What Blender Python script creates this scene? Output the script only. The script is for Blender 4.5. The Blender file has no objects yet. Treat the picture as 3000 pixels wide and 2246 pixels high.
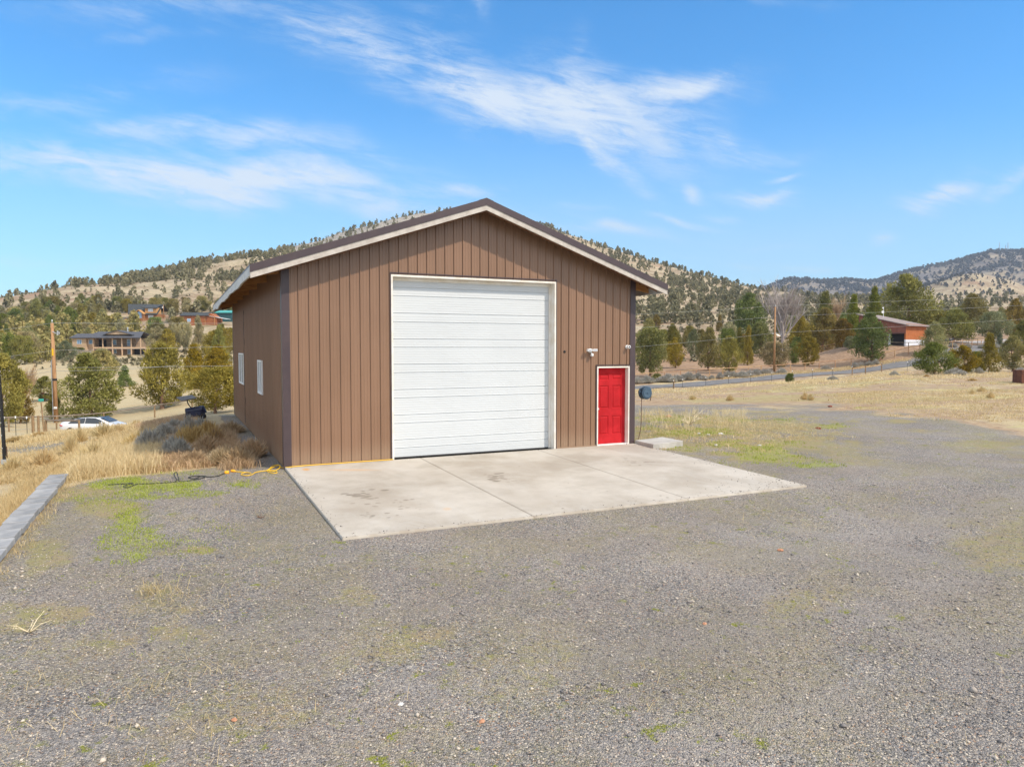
import bpy, bmesh, math, random
import numpy as np
from mathutils import Vector, Matrix
R = math.radians
random.seed(7); rng = np.random.default_rng(7)
scene = bpy.context.scene
col = scene.collection

# ------------------------------------------------------------------ camera
F = 2080.53; YAW = R(25.4194); PITCH = R(-2.7912)
CX, CY, CZ = -2.1541, -16.2063, 2.6045
cd = bpy.data.cameras.new("camera"); cam = bpy.data.objects.new("camera", cd); col.objects.link(cam)
cd.sensor_width = 36; cd.lens = F/3000*36; cd.clip_start = 0.1; cd.clip_end = 12000
cam.location = (CX, CY, CZ); cam.rotation_euler = (R(90)+PITCH, 0, -YAW)
scene.camera = cam
# ------------------------------------------------------------------ light
SUNDIR = Vector((0.59, -0.81, 1.03)).normalized()
sl = bpy.data.lights.new("sun", 'SUN'); sun = bpy.data.objects.new("sun", sl); col.objects.link(sun)
sl.energy = 2.9; sl.angle = R(0.9); sl.color = (1.0, 0.89, 0.75)
sun.rotation_euler = SUNDIR.to_track_quat('Z', 'Y').to_euler(); sun.location = (20, -30, 40)
scene.view_settings.view_transform = 'Standard'; scene.view_settings.look = 'None'
scene.view_settings.exposure = 0.66; scene.view_settings.gamma = 1.0
scene.render.engine = 'CYCLES'
world = bpy.data.worlds.new("World"); scene.world = world; world.use_nodes = True

class NT:
    def __init__(s, tree): s.t = tree; s.n = tree.nodes; s.l = tree.links
    def __call__(s, typ, _in=None, **kw):
        nd = s.n.new(typ)
        for k, v in kw.items(): setattr(nd, k, v)
        if _in:
            for k, v in _in.items():
                sk = nd.inputs[k]
                if isinstance(v, bpy.types.NodeSocket): s.l.new(v, sk)
                elif isinstance(v, bpy.types.Node): s.l.new(v.outputs[0], sk)
                else:
                    if sk.type == 'RGBA' and len(v) == 3: v = (*v, 1)
                    sk.default_value = v
        return nd
    def math(s, op, a, b=0.0, c=None, clamp=False):
        i = {0: a, 1: b}
        if c is not None: i[2] = c
        return s('ShaderNodeMath', i, operation=op, use_clamp=clamp).outputs[0]
    def mix(s, f, a, b, blend='MIX'):
        nd = s.n.new('ShaderNodeMix'); nd.data_type = 'RGBA'; nd.blend_type = blend
        for i, v in ((0, f), (6, a), (7, b)):
            sk = nd.inputs[i]
            if isinstance(v, bpy.types.NodeSocket): s.l.new(v, sk)
            elif i: sk.default_value = (*v, 1) if len(v) == 3 else v
            else: sk.default_value = v
        return nd.outputs[2]
    def noise(s, vec, scale, detail=3, rough=.55, dist=0, out=0):
        return s('ShaderNodeTexNoise', {'Vector': vec, 'Scale': scale, 'Detail': detail, 'Roughness': rough, 'Distortion': dist}).outputs[out]
    def ramp(s, f, a, b):
        return s('ShaderNodeMapRange', {0: f, 1: a, 2: b, 3: 0.0, 4: 1.0}, interpolation_type='SMOOTHSTEP').outputs[0]

def build_world():
    T = NT(world.node_tree); T.n.clear()
    out = T('ShaderNodeOutputWorld'); bg = T('ShaderNodeBackground', {'Strength': 0.15})
    T.l.new(bg.outputs[0], out.inputs[0])
    sky = T('ShaderNodeTexSky', sky_type='NISHITA'); sky.sun_disc = False
    sky.sun_elevation = math.asin(SUNDIR.z); sky.sun_rotation = math.atan2(SUNDIR.x, SUNDIR.y)
    sky.altitude = 900; sky.air_density = 1.0; sky.dust_density = 0.55; sky.ozone_density = 2.2
    hs = T('ShaderNodeHueSaturation', {'Saturation': 1.28, 'Value': 1.0, 'Color': T.mix(1.0, sky.outputs[0], (.74, .95, 1.04), 'MULTIPLY')})
    tc = T('ShaderNodeTexCoord')
    g = tc.outputs['Generated']
    # heading-aligned frame: x = to the right of the view heading, y = along it
    rot = T('ShaderNodeVectorRotate', {'Vector': g, 'Angle': YAW}, rotation_type='Z_AXIS')
    sp = T('ShaderNodeSeparateXYZ', {0: rot}); X, Y, Z = sp.outputs
    az = T.math('DIVIDE', X, T.math('MAXIMUM', Y, 0.05)); el = T.math('DIVIDE', Z, T.math('MAXIMUM', Y, 0.05))
    azel = T('ShaderNodeCombineXYZ', {0: az, 1: el, 2: 0.0})
    # fibrous cirrus texture, streaks slanting down to the right
    r2 = T('ShaderNodeVectorRotate', {'Vector': azel, 'Angle': R(12)}, rotation_type='Z_AXIS')
    st = T('ShaderNodeMapping', {'Vector': r2, 'Scale': (1.0, 6.5, 1)})
    n1 = T.noise(st.outputs[0], 3.2, 9, .66, 1.3)
    n2 = T.noise(T('ShaderNodeMapping', {'Vector': r2, 'Scale': (1.0, 3.0, 1), 'Location': (3, 1, 0)}).outputs[0], 3.0, 8, .62, 1.6)
    n3 = T.noise(T('ShaderNodeMapping', {'Vector': r2, 'Scale': (1.0, 4.2, 1), 'Location': (1, 5, 0)}).outputs[0], 16, 10, .78, .6)
    fib = T.math('ADD', T.math('MULTIPLY', n1, .42), T.math('MULTIPLY_ADD', n2, .22, T.math('MULTIPLY', n3, .36)))
    warp = T.noise(azel.outputs[0], 2.2, 4, .55, 0, 1)
    wv = T('ShaderNodeVectorMath', {0: warp, 1: (.5, .5, .5)}, operation='SUBTRACT')
    wv = T('ShaderNodeVectorMath', {0: wv, 'Scale': 0.22}, operation='SCALE')
    wp = T('ShaderNodeVectorMath', {0: azel, 1: wv}, operation='ADD')
    total = None
    # cloud banks of the sky: centre (az, el), half sizes, tilt, strength
    banks = [(-.428, .247, .40, .034, -8, 1.0), (-.66, .270, .16, .026, -5, .75), (-.506, .315, .10, .014, -8, .6), (-.62, .350, .22, .018, 2, .40), (-.34, .289, .20, .022, -9, .65),
             (-.428, .458, .22, .028, -3, .5), (-.50, .42, .12, .01, -4, .3), (-.187, .396, .18, .045, -15, .72), (-.03, .354, .18, .050, -20, .95), (.094, .330, .17, .055, -10, .95), (.224, .354, .12, .024, 4, .85), (.09, .385, .02, .035, -10, .45),
             (.115, .285, .085, .022, -38, .9), (.296, .292, .12, .014, -5, .6), (.20, .300, .14, .02, -6, .5), (-.134, .484, .07, .014, 3, .55), (-.06, .462, .035, .012, -42, .4), (.25, .475, .25, .008, -4, .22),
             (.247, .240, .024, .014, -52, .7), (.34, .232, .055, .015, -2, .9), (.374, .260, .030, .007, 0, .8), (.23, .189, .045, .007, -8, .6), (.28, .20, .02, .006, 0, .4),
             (.60, .214, .062, .017, 6, 1.0), (.706, .222, .055, .012, 10, .8), (.508, .163, .02, .010, 12, .65), (.133, .165, .09, .013, -3, .6), (-.10, .235, .08, .012, -4, .6),
             (-.6, .12, .35, .010, 2, .3), (.374, .122, .16, .007, -4, .38), (.5, .10, .22, .007, 1, .3), (.36, .155, .13, .005, -2, .28), (-.20, .15, .22, .010, 2, .25), (.08, .20, .05, .006, -3, .3)]
    for (a, e, sx, sy, tl, k) in banks:
        m = T('ShaderNodeMapping', {'Vector': wp, 'Location': (a, e, 0), 'Rotation': (0, 0, R(tl)), 'Scale': (sx, sy, 1)}, vector_type='TEXTURE')
        ln = T('ShaderNodeVectorMath', {0: m}, operation='LENGTH').outputs['Value']
        v = T.math('MULTIPLY', T.ramp(ln, 1.65, 0.0), k)
        total = v if total is None else T.math('MAXIMUM', total, v)
    dens = T.math('MULTIPLY', total, T.ramp(T.math('ADD', fib, T.math('MULTIPLY', total, .12)), .44, .70))
    dens = T.math('MULTIPLY', dens, 1.25, clamp=True)
    haze = T.math('MULTIPLY', T.ramp(el, .36, -.04), .80)
    colr = T.mix(haze, hs.outputs[0], (2.15, 3.3, 4.1))
    colr = T.mix(T.math('MULTIPLY', dens, .86, clamp=True), colr, (3.7, 4.0, 4.3))
    # bright overcast added overhead and behind, out of view, to lift the ambient light
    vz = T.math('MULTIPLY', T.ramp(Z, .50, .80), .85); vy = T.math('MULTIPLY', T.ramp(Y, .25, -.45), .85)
    fill_veil = T.math('MULTIPLY', T.math('MAXIMUM', vz, vy), T.ramp(T.noise(g, 2.6, 5, .6), .22, .50))
    colr = T.mix(fill_veil, colr, (5.6, 5.7, 5.9))
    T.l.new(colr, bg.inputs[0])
build_world()

# ------------------------------------------------------------------ image ray helpers
FWD = Vector((math.sin(YAW), math.cos(YAW), 0)); RGT = Vector((math.cos(YAW), -math.sin(YAW), 0))
cp, spt = math.cos(PITCH), math.sin(PITCH)
def ray(px, py):
    a = (px-1500)/F; b = (1123-py)/F
    return RGT*a + (FWD*cp + Vector((0, 0, spt))) + (Vector((0, 0, 1))*cp - FWD*spt)*b
def at(px, py, d):                 # point seen at (px, py) at horizontal distance d along the heading
    r = ray(px, py); k = d/r.dot(FWD); return Vector((CX, CY, CZ)) + r*k
def zof(d, py): return at(1500, py, d).z
def on_plane(px, py, axis, val):
    r = ray(px, py); o = Vector((CX, CY, CZ)); k = (val-o[axis])/r[axis]; return o + r*k
def uof(px): return (px-1500)/F

# ------------------------------------------------------------------ value noise (numpy)
_pt = rng.random((256, 256))
def vnoise(x, y):
    xi = np.floor(x).astype(int); yi = np.floor(y).astype(int); fx = x-xi; fy = y-yi
    fx = fx*fx*(3-2*fx); fy = fy*fy*(3-2*fy)
    g = lambda i, j: _pt[i & 255, j & 255]
    return (g(xi, yi)*(1-fx)+g(xi+1, yi)*fx)*(1-fy) + (g(xi, yi+1)*(1-fx)+g(xi+1, yi+1)*fx)*fy
def fbm(x, y, o=4):
    s = 0; a = .5; t = 0
    for i in range(o):
        s = s + a*vnoise(x*2**i+17.3*i, y*2**i+9.1*i); t += a; a *= .5
    return s/t
def sstep(x, a, b):
    t = np.clip((x-a)/(b-a), 0, 1); return t*t*(3-2*t)

# ------------------------------------------------------------------ terrain heights
P = zof
COLS = {
 -700: [(4,-.9),(20,-1.2),(30,-2.2),(45,-3.6),(60,-4.2),(80,-4.6),(110,-3.4),(150,-2),(210,P(210,1050)),(260,P(260,1010)),(320,P(320,960)),(420,P(420,900)),(600,20),(1000,10),(4000,0)],
 0: [(4,-.9),(14,-.9),(20,-1.0),(28,-1.35),(36,-2.1),(45,-3.2),(54,-3.8),(75,-4.6),(110,P(110,1130)),(150,P(150,1082)),(210,P(210,1038)),(260,P(260,1000)),(320,P(320,950)),(400,P(400,890)),(450,P(450,880)),(600,20),(1000,10),(4000,0)],
 200: [(4,-.6),(14,-.6),(20,-.75),(28,-1.06),(36,-1.66),(45,-3.1),(54,-4.0),(75,-4.8),(110,P(110,1120)),(150,P(150,1080)),(210,P(210,1046)),(260,P(260,985)),(300,P(300,940)),(400,P(400,872)),(480,P(480,846)),(700,36),(1200,10),(4000,0)],
 400: [(4,-.3),(14,-.2),(20,-.28),(26,-.38),(29,-.55),(33,-1.05),(42,-2.7),(54,-4),(75,-4.2),(110,P(110,1110)),(150,P(150,1070)),(210,P(210,1044)),(260,P(260,990)),(300,P(300,938)),(400,P(400,862)),(600,P(600,795)),(900,50),(1500,10),(4000,0)],
 600: [(4,-.3),(20,-.12),(29,-.08),(34,-.5),(47,-2.4),(60,-2.9),(75,-3.1),(110,P(110,1110)),(150,P(150,1065)),(210,P(210,1035)),(280,P(280,952)),(350,P(350,905)),(500,P(500,832)),(700,P(700,772)),(1000,60),(4000,0)],
 1000: [(4,-.3),(20,-.08),(32,-.2),(60,-2.3),(110,-3),(150,P(150,1065)),(250,P(250,1000)),(400,P(400,900)),(700,P(700,765)),(900,P(900,692)),(1300,100),(4000,0)],
 1250: [(4,-.3),(20,-.08),(40,-.4),(60,-2.0),(110,-3),(160,P(160,1065)),(250,P(250,1000)),(400,P(400,890)),(700,P(700,725)),(960,P(960,622)),(1400,120),(4000,0)],
 1424: [(4,-.3),(20,-.08),(40,-.4),(60,-1.8),(110,-3),(160,P(160,1065)),(250,P(250,1000)),(400,P(400,890)),(700,P(700,710)),(1000,P(1000,606)),(1400,130),(4000,0)],
 1640: [(4,-.3),(20,-.08),(35,-.3),(60,-1.6),(95,-3),(115,-2.9),(130,P(130,1095)),(250,P(250,1000)),(400,P(400,890)),(700,P(700,760)),(1000,P(1000,680)),(1400,100),(4000,0)],
 1830: [(4,-.3),(20,-.08),(32,-.2),(50,-.9),(80,-2.4),(95,-3),(110,-2.9),(125,P(125,1099)),(160,P(160,1060)),(220,P(220,1010)),(300,P(300,950)),(450,P(450,870)),(650,P(650,806)),(900,P(900,746)),(1300,70),(4000,0)],
 2040: [(4,-.3),(20,-.1),(33,-.22),(50,-.7),(80,-1.9),(93,P(93,1141)),(100,P(100,1135)),(107,P(107,1119)),(112,P(112,1113)),(125,P(125,1088)),(160,P(160,1050)),(220,P(220,1000)),(300,P(300,945)),(450,P(450,885)),(650,P(650,840)),(850,P(850,806)),(1300,40),(4000,0)],
 2230: [(4,-.3),(20,-.1),(33,-.2),(50,-.55),(80,-1.4),(98,P(98,1122)),(104,P(104,1120)),(112,P(112,1101)),(118,P(118,1096)),(150,P(150,1058)),(220,P(220,1010)),(300,P(300,960)),(450,P(450,905)),(700,P(700,872)),(850,P(850,855)),(1300,40),(4000,0)],
 2500: [(4,-.35),(20,-.12),(33,-.18),(50,-.4),(80,-1.0),(105,P(105,1098)),(112,P(112,1094)),(121,P(121,1072)),(127,P(127,1067)),(140,P(140,1046)),(200,P(200,1000)),(300,P(300,955)),(500,P(500,905)),(800,P(800,878)),(1300,70),(4000,0)],
 2650: [(4,-.35),(20,-.15),(33,-.15),(60,-.35),(90,-.7),(104,P(104,1082)),(110,P(110,1076)),(119,P(119,1057)),(124,P(124,1045)),(131,P(131,1016)),(140,P(140,1007)),(200,P(200,985)),(300,P(300,950)),(500,P(500,900)),(800,P(800,872)),(1300,80),(4000,0)],
 2900: [(4,-.4),(20,-.18),(40,-.15),(70,-.38),(95,P(95,1086)),(105,P(105,1075)),(115,P(115,1048)),(125,P(125,1034)),(140,P(140,1010)),(170,P(170,992)),(220,P(220,975)),(300,P(300,950)),(500,P(500,905)),(800,P(800,874)),(1300,90),(4000,0)],
 3700: [(4,-.5),(20,-.25),(40,-.2),(70,-.3),(95,-.3),(110,P(110,1060)),(140,P(140,1010)),(220,P(220,975)),(300,P(300,950)),(500,P(500,905)),(800,P(800,874)),(1300,90),(4000,0)],
}
LD = np.linspace(math.log(4), math.log(4200), 360)
KU = np.array([uof(k) for k in COLS])
def _col(pts):
    a = np.array(pts, float); ld = np.log(a[:, 0])
    z = np.interp(LD, ld, a[:, 1])
    k = np.exp(-np.linspace(-2, 2, 9)**2); k /= k.sum()
    return np.convolve(np.pad(z, 4, mode='edge'), k, mode='valid')
TAB = np.array([_col(v) for v in COLS.values()])
US = np.linspace(KU[0], KU[-1], 420)
TB = np.array([np.interp(US, KU, TAB[:, j]) for j in range(len(LD))]).T
_k = np.exp(-np.linspace(-2, 2, 21)**2); _k /= _k.sum()
TB = np.array([np.convolve(np.pad(TB[:, j], 10, mode='edge'), _k, mode='valid') for j in range(TB.shape[1])]).T
def ud(x, y):
    dx = x-CX; dy = y-CY
    return dx*RGT.x+dy*RGT.y, dx*FWD.x+dy*FWD.y
RIDGE = [(1300,900),(2150,870),(2238,846),(2305,824),(2414,829),(2470,826),(2549,832),(2644,802),(2780,775),(2888,745),(3000,741),(3300,722),(3900,800),(4600,900)]
TANH = [(2560,880),(2640,858),(2696,840),(2795,809),(2853,799),(2925,817),(3000,840),(3150,862),(3400,880)]
def pad_side(x, y):
    """signed distance to the low block wall line, positive on the yard side"""
    ax, ay = WL0; bx, by = WL1
    nx, ny = (by-ay), -(bx-ax); L = math.hypot(nx, ny)
    return ((x-ax)*nx+(y-ay)*ny)/L
def padz(x, y): return -0.05 + 0.0205*np.clip(y, -20, 0)
def gpt(px, py, z):
    return on_plane(px, py, 2, z)
_a = gpt(8, 1672, -.28); _b = gpt(203, 1428, -.22)
WL0 = (_a.x-(_b.x-_a.x)*1.2, _a.y-(_b.y-_a.y)*1.2); WL1 = (_b.x, _b.y)
SKX = [-200, 0, 100, 200, 350, 450, 550, 650, 750, 850, 950, 1050, 1150, 1250, 1350, 1400, 1500, 1600, 1700, 1800, 1900, 2000, 2100, 2230, 2300]
SKK = [1.0313, 1.0716, 1.0792, 1.083, 0.9753, 0.9865, 1.0744, 1.0914, 1.1298, 1.1353, 1.0632, 1.073, 1.0675, 1.0233, 1.0151, 1.025, 1.0427, 1.0438, 1.0554, 1.0624, 1.0277, 1.0222, 1.0049, 1.0, 1.0]
_q = at(2653, 1011, 130); _q2 = at(2655, 1011, 138); BPX, BPY, BPZ = _q2.x, _q2.y, _q.z
def height(x, y, detail=True):
    x = np.asarray(x, float); y = np.asarray(y, float)
    l, d = ud(x, y); dc = np.clip(d, 4.01, 4100); u = np.clip(l/dc, US[0], US[-1])
    fi = (u-US[0])/(US[1]-US[0]); i = np.clip(fi.astype(int), 0, len(US)-2); fi = fi-i
    fj = (np.log(dc)-LD[0])/(LD[1]-LD[0]); j = np.clip(fj.astype(int), 0, len(LD)-2); fj = fj-j
    z = (TB[i, j]*(1-fi)+TB[i+1, j]*fi)*(1-fj) + (TB[i, j+1]*(1-fi)+TB[i+1, j+1]*fi)*fj
    # the crest of the big hill, measured against the photograph
    kk = np.interp(np.clip(l/dc, -1.5, 1.5)*F+1500, SKX, SKK); kb = sstep(dc, 260, 460)
    z = z*(1-kb)+(CZ+(z-CZ)*kk)*kb
    # far ridge and tan hill
    px = np.clip(l/dc, -1.5, 1.5)*F+1500
    rz = np.interp(px, [p[0] for p in RIDGE], [P(2700, p[1]) for p in RIDGE])
    bump = np.clip(1-np.abs(dc-2700)/1500, 0, 1); bump = bump*bump*(3-2*bump)
    gul = (fbm(x/160, y/160, 4)-.5)
    z = np.where(px > 1300, np.maximum(z, -60+(rz+60)*bump*(1+gul*.9*(1-bump))), z)
    tz = np.interp(px, [p[0] for p in TANH], [P(1350, p[1]) for p in TANH], left=-50, right=-50)
    tb = np.clip(1-np.abs(dc-1350)/520, 0, 1); tb = tb*tb*(3-2*tb)
    z = np.maximum(z, -60+(tz+60)*tb)
    rb_ = np.hypot(x-BPX, y-BPY); mb_ = sstep(rb_, 22, 7); z = z*(1-mb_)+(BPZ-.02)*mb_
    # yard pad
    pz = padz(x, y)
    s = pad_side(x, y)
    m = sstep(s, -.35, -.05) * (1-sstep(d, 15.5, 21))
    z = z*(1-m)+pz*m
    lim = sstep(s, 1.5, 6)*(1-sstep(d, 24, 34))     # flat ground round the building
    fl = np.where(y > 0, -0.04, pz)
    z = z*(1-lim)+fl*lim
    if detail:
        far = sstep(d, 30, 60)
        z = z + (fbm(x/5, y/5, 3)-.5)*.35*far + (fbm(x/60, y/60, 4)-.5)*9*sstep(d, 260, 520) + (fbm(x/1.3, y/1.3, 3)-.5)*.05*sstep(d, 20, 30)
        z = z + (fbm(x/220, y/220, 4)-.5)*22*sstep(d, 500, 900)*(1-sstep(d, 1100, 1200))*0.6
    return z
def hz(x, y): return float(height(np.array([x]), np.array([y]))[0])
def ground_at(px, d, dz=0):
    """ground point in column px at heading distance d"""
    p = Vector((CX, CY, 0)) + FWD*d + RGT*(uof(px)*d)
    return Vector((p.x, p.y, hz(p.x, p.y)+dz))
def proj(x, y, z):
    l, d = ud(x, y); dz = z-CZ
    zz = np.maximum(d*cp+dz*spt, .05); up = dz*cp-d*spt
    return 1500+F*l/zz, 1123-F*up/zz

# ------------------------------------------------------------------ materials
MATS = {}
def mat(name, c1, c2=None, rough=.7, scale=6, metal=0., bump=0., bscale=None, stretch=None, spec=.5, rnd=0., detail=4, coat=0., lo=.35, hi=.65):
    if name in MATS: return MATS[name]
    m = bpy.data.materials.new(name); m.use_nodes = True; T = NT(m.node_tree); T.n.clear()
    out = T('ShaderNodeOutputMaterial'); b = T('ShaderNodeBsdfPrincipled', {'Roughness': rough, 'Metallic': metal, 'Specular IOR Level': spec, 'Coat Weight': coat})
    T.l.new(b.outputs[0], out.inputs[0])
    tc = T('ShaderNodeTexCoord').outputs['Object']
    if stretch: tc = T('ShaderNodeMapping', {'Vector': tc, 'Scale': stretch}).outputs[0]
    c = None
    if c2 is not None:
        f = T.ramp(T.noise(tc, scale, detail, .6), lo, hi)
        c = T.mix(f, c1, c2)
    if rnd:
        oi = T('ShaderNodeObjectInfo').outputs['Random']
        if c is None: c = T.mix(0., c1, c1)
        hs = T('ShaderNodeHueSaturation', {'Hue': T.math('MULTIPLY_ADD', oi, rnd*.12, .5-rnd*.06), 'Saturation': 1.0, 'Value': T.math('MULTIPLY_ADD', oi, rnd, 1-rnd/2), 'Color': c})
        c = hs.outputs[0]
    if c is None: b.inputs['Base Color'].default_value = (*c1, 1)
    else: T.l.new(c, b.inputs['Base Color'])
    if bump:
        bn = T('ShaderNodeBump', {'Strength': 1.0, 'Distance': bump, 'Height': T.noise(tc, bscale or scale*3, 5, .6)})
        T.l.new(bn.outputs[0], b.inputs['Normal'])
    MATS[name] = m; return m

def foliage(name, c1, c2, c3, rnd=.35, trans=.25):
    """leaf clumps: colour varies from clump to clump (attribute) and from tree to tree"""
    m = bpy.data.materials.new(name); m.use_nodes = True; T = NT(m.node_tree); T.n.clear()
    out = T('ShaderNodeOutputMaterial')
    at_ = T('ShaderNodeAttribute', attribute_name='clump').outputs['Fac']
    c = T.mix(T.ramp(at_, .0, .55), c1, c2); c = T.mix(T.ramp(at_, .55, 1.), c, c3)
    oi = T('ShaderNodeObjectInfo').outputs['Random']
    hs = T('ShaderNodeHueSaturation', {'Hue': T.math('MULTIPLY_ADD', oi, rnd*.09, .5-rnd*.045), 'Saturation': T.math('MULTIPLY_ADD', oi, -rnd*.6, 1.05), 'Value': T.math('MULTIPLY_ADD', T.math('FRACT', T.math('MULTIPLY', oi, 7.31)), rnd, 1-rnd*.45), 'Color': c}).outputs[0]
    d = T('ShaderNodeBsdfPrincipled', {'Base Color': hs, 'Roughness': .75, 'Specular IOR Level': .2})
    tr = T('ShaderNodeBsdfTranslucent', {'Color': hs})
    mx = T('ShaderNodeMixShader', {0: trans, 1: d.outputs[0], 2: tr.outputs[0]})
    T.l.new(mx.outputs[0], out.inputs[0]); MATS[name] = m; return m

# ------------------------------------------------------------------ object helpers
def tag(o, label=None, cat=None, group=None, kind=None):
    if label: o['label'] = label
    if cat: o['category'] = cat
    if group: o['group'] = group
    if kind: o['kind'] = kind
    return o
def empty(name, loc=(0, 0, 0), rz=0., **kw):
    o = bpy.data.objects.new(name, None); col.objects.link(o); o.location = loc; o.rotation_euler = (0, 0, rz); o.empty_display_size = .2
    return tag(o, **kw)
def link(name, me, parent=None, mats=(), **kw):
    o = bpy.data.objects.new(name, me); col.objects.link(o)
    for m in mats:
        me.materials.append(MATS[m] if isinstance(m, str) else m)
    if parent is not None: o.parent = parent
    return tag(o, **kw)
def np_mesh(name, v, f, smooth=False, attr=None):
    """v (n,3), f (m,k) integer array"""
    me = bpy.data.meshes.new(name); v = np.asarray(v, np.float32); f = np.asarray(f, np.int32)
    me.vertices.add(len(v)); me.vertices.foreach_set('co', v.ravel())
    n, k = f.shape
    me.loops.add(n*k); me.loops.foreach_set('vertex_index', f.ravel())
    me.polygons.add(n); me.polygons.foreach_set('loop_start', np.arange(0, n*k, k, dtype=np.int32)); me.polygons.foreach_set('loop_total', np.full(n, k, np.int32))
    if smooth: me.polygons.foreach_set('use_smooth', np.ones(n, bool))
    me.update(calc_edges=True)
    if attr:
        for nm, (dom, typ, data) in attr.items():
            a = me.attributes.new(nm, typ, dom)
            a.data.foreach_set('value' if typ == 'FLOAT' else 'color', np.asarray(data, np.float32).ravel())
    return me
class MB:
    def __init__(s): s.v = []; s.f = []; s.mi = []; s.cur = 0
    def add(s, vs, fs):
        o = len(s.v); s.v += [tuple(p) for p in vs]
        for f in fs: s.f.append([i+o for i in f]); s.mi.append(s.cur)
        return s
    def box(s, x0, x1, y0, y1, z0, z1):
        return s.add([(x0,y0,z0),(x1,y0,z0),(x1,y1,z0),(x0,y1,z0),(x0,y0,z1),(x1,y0,z1),(x1,y1,z1),(x0,y1,z1)],
                     [(0,3,2,1),(4,5,6,7),(0,1,5,4),(1,2,6,5),(2,3,7,6),(3,0,4,7)])
    def quad(s, a, b, c, d): return s.add([a, b, c, d], [(0, 1, 2, 3)])
    def prism(s, poly, axis, t0, t1):
        """poly of 2-D points extruded along axis (0,1,2) from t0 to t1"""
        def mk(p, t):
            q = list(p); q.insert(axis, t); return q
        n = len(poly); vs = [mk(p, t0) for p in poly]+[mk(p, t1) for p in poly]
        fs = [tuple(range(n))[::-1], tuple(range(n, 2*n))]+[(i, (i+1) % n, n+(i+1) % n, n+i) for i in range(n)]
        return s.add(vs, fs)
    def bar(s, a, b, w, h=None, up=(0, 0, 1)):
        a = Vector(a); b = Vector(b); h = h or w; d = (b-a).normalized(); u = Vector(up)
        if abs(d.dot(u)) > .98: u = Vector((0, 1, 0))
        r = d.cross(u).normalized()*w/2; u = r.cross(d).normalized()*h/2
        return s.add([a-r-u, a+r-u, a+r+u, a-r+u, b-r-u, b+r-u, b+r+u, b-r+u], [(0,3,2,1),(4,5,6,7),(0,1,5,4),(1,2,6,5),(2,3,7,6),(3,0,4,7)])
    def tube(s, pts, rad, n=8, cap=True):
        pts = [Vector(p) for p in pts]; rads = rad if isinstance(rad, (list, tuple)) else [rad]*len(pts)
        o = len(s.v); prev = None
        for i, p in enumerate(pts):
            d = (pts[min(i+1, len(pts)-1)]-pts[max(i-1, 0)]).normalized()
            if prev is None:
                u = Vector((0, 0, 1)) if abs(d.z) < .9 else Vector((1, 0, 0)); r = d.cross(u).normalized()
            else:
                r = (prev-d*prev.dot(d)).normalized()
            prev = r; u = r.cross(d)
            for k in range(n):
                a = 2*math.pi*k/n; q = p+(r*math.cos(a)+u*math.sin(a))*rads[i]; s.v.append(tuple(q))
        for i in range(len(pts)-1):
            for k in range(n):
                s.f.append([o+i*n+k, o+i*n+(k+1) % n, o+(i+1)*n+(k+1) % n, o+(i+1)*n+k]); s.mi.append(s.cur)
        if cap:
            s.f.append([o+k for k in range(n)][::-1]); s.mi.append(s.cur)
            e = o+(len(pts)-1)*n; s.f.append([e+k for k in range(n)]); s.mi.append(s.cur)
        return s
    def build(s, name, m, parent=None, smooth=False, bevel=0, **kw):
        me = bpy.data.meshes.new(name); me.from_pydata(s.v, [], s.f); 
        bm = bmesh.new(); bm.from_mesh(me); bmesh.ops.recalc_face_normals(bm, faces=bm.faces); bm.to_mesh(me); bm.free()
        if any(s.mi): me.polygons.foreach_set('material_index', s.mi)
        if smooth: me.polygons.foreach_set('use_smooth', [True]*len(me.polygons))
        o = link(name, me, parent, m if isinstance(m, (list, tuple)) else [m], **kw)
        if bevel:
            b = o.modifiers.new('bevel', 'BEVEL'); b.width = bevel; b.segments = 2; b.limit_method = 'ANGLE'
        return o
KIDS = {}
def kids(o):
    if o.name not in KIDS: KIDS[o.name] = [(k, kids(k)) for k in o.children]
    return KIDS[o.name]
def copy_tree(o, parent=None, ch=None):
    ch = kids(o) if ch is None else ch
    c = o.copy(); col.objects.link(c)
    if parent is not None: c.parent = parent
    for k, kk in ch: copy_tree(k, c, kk)
    return c

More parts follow.
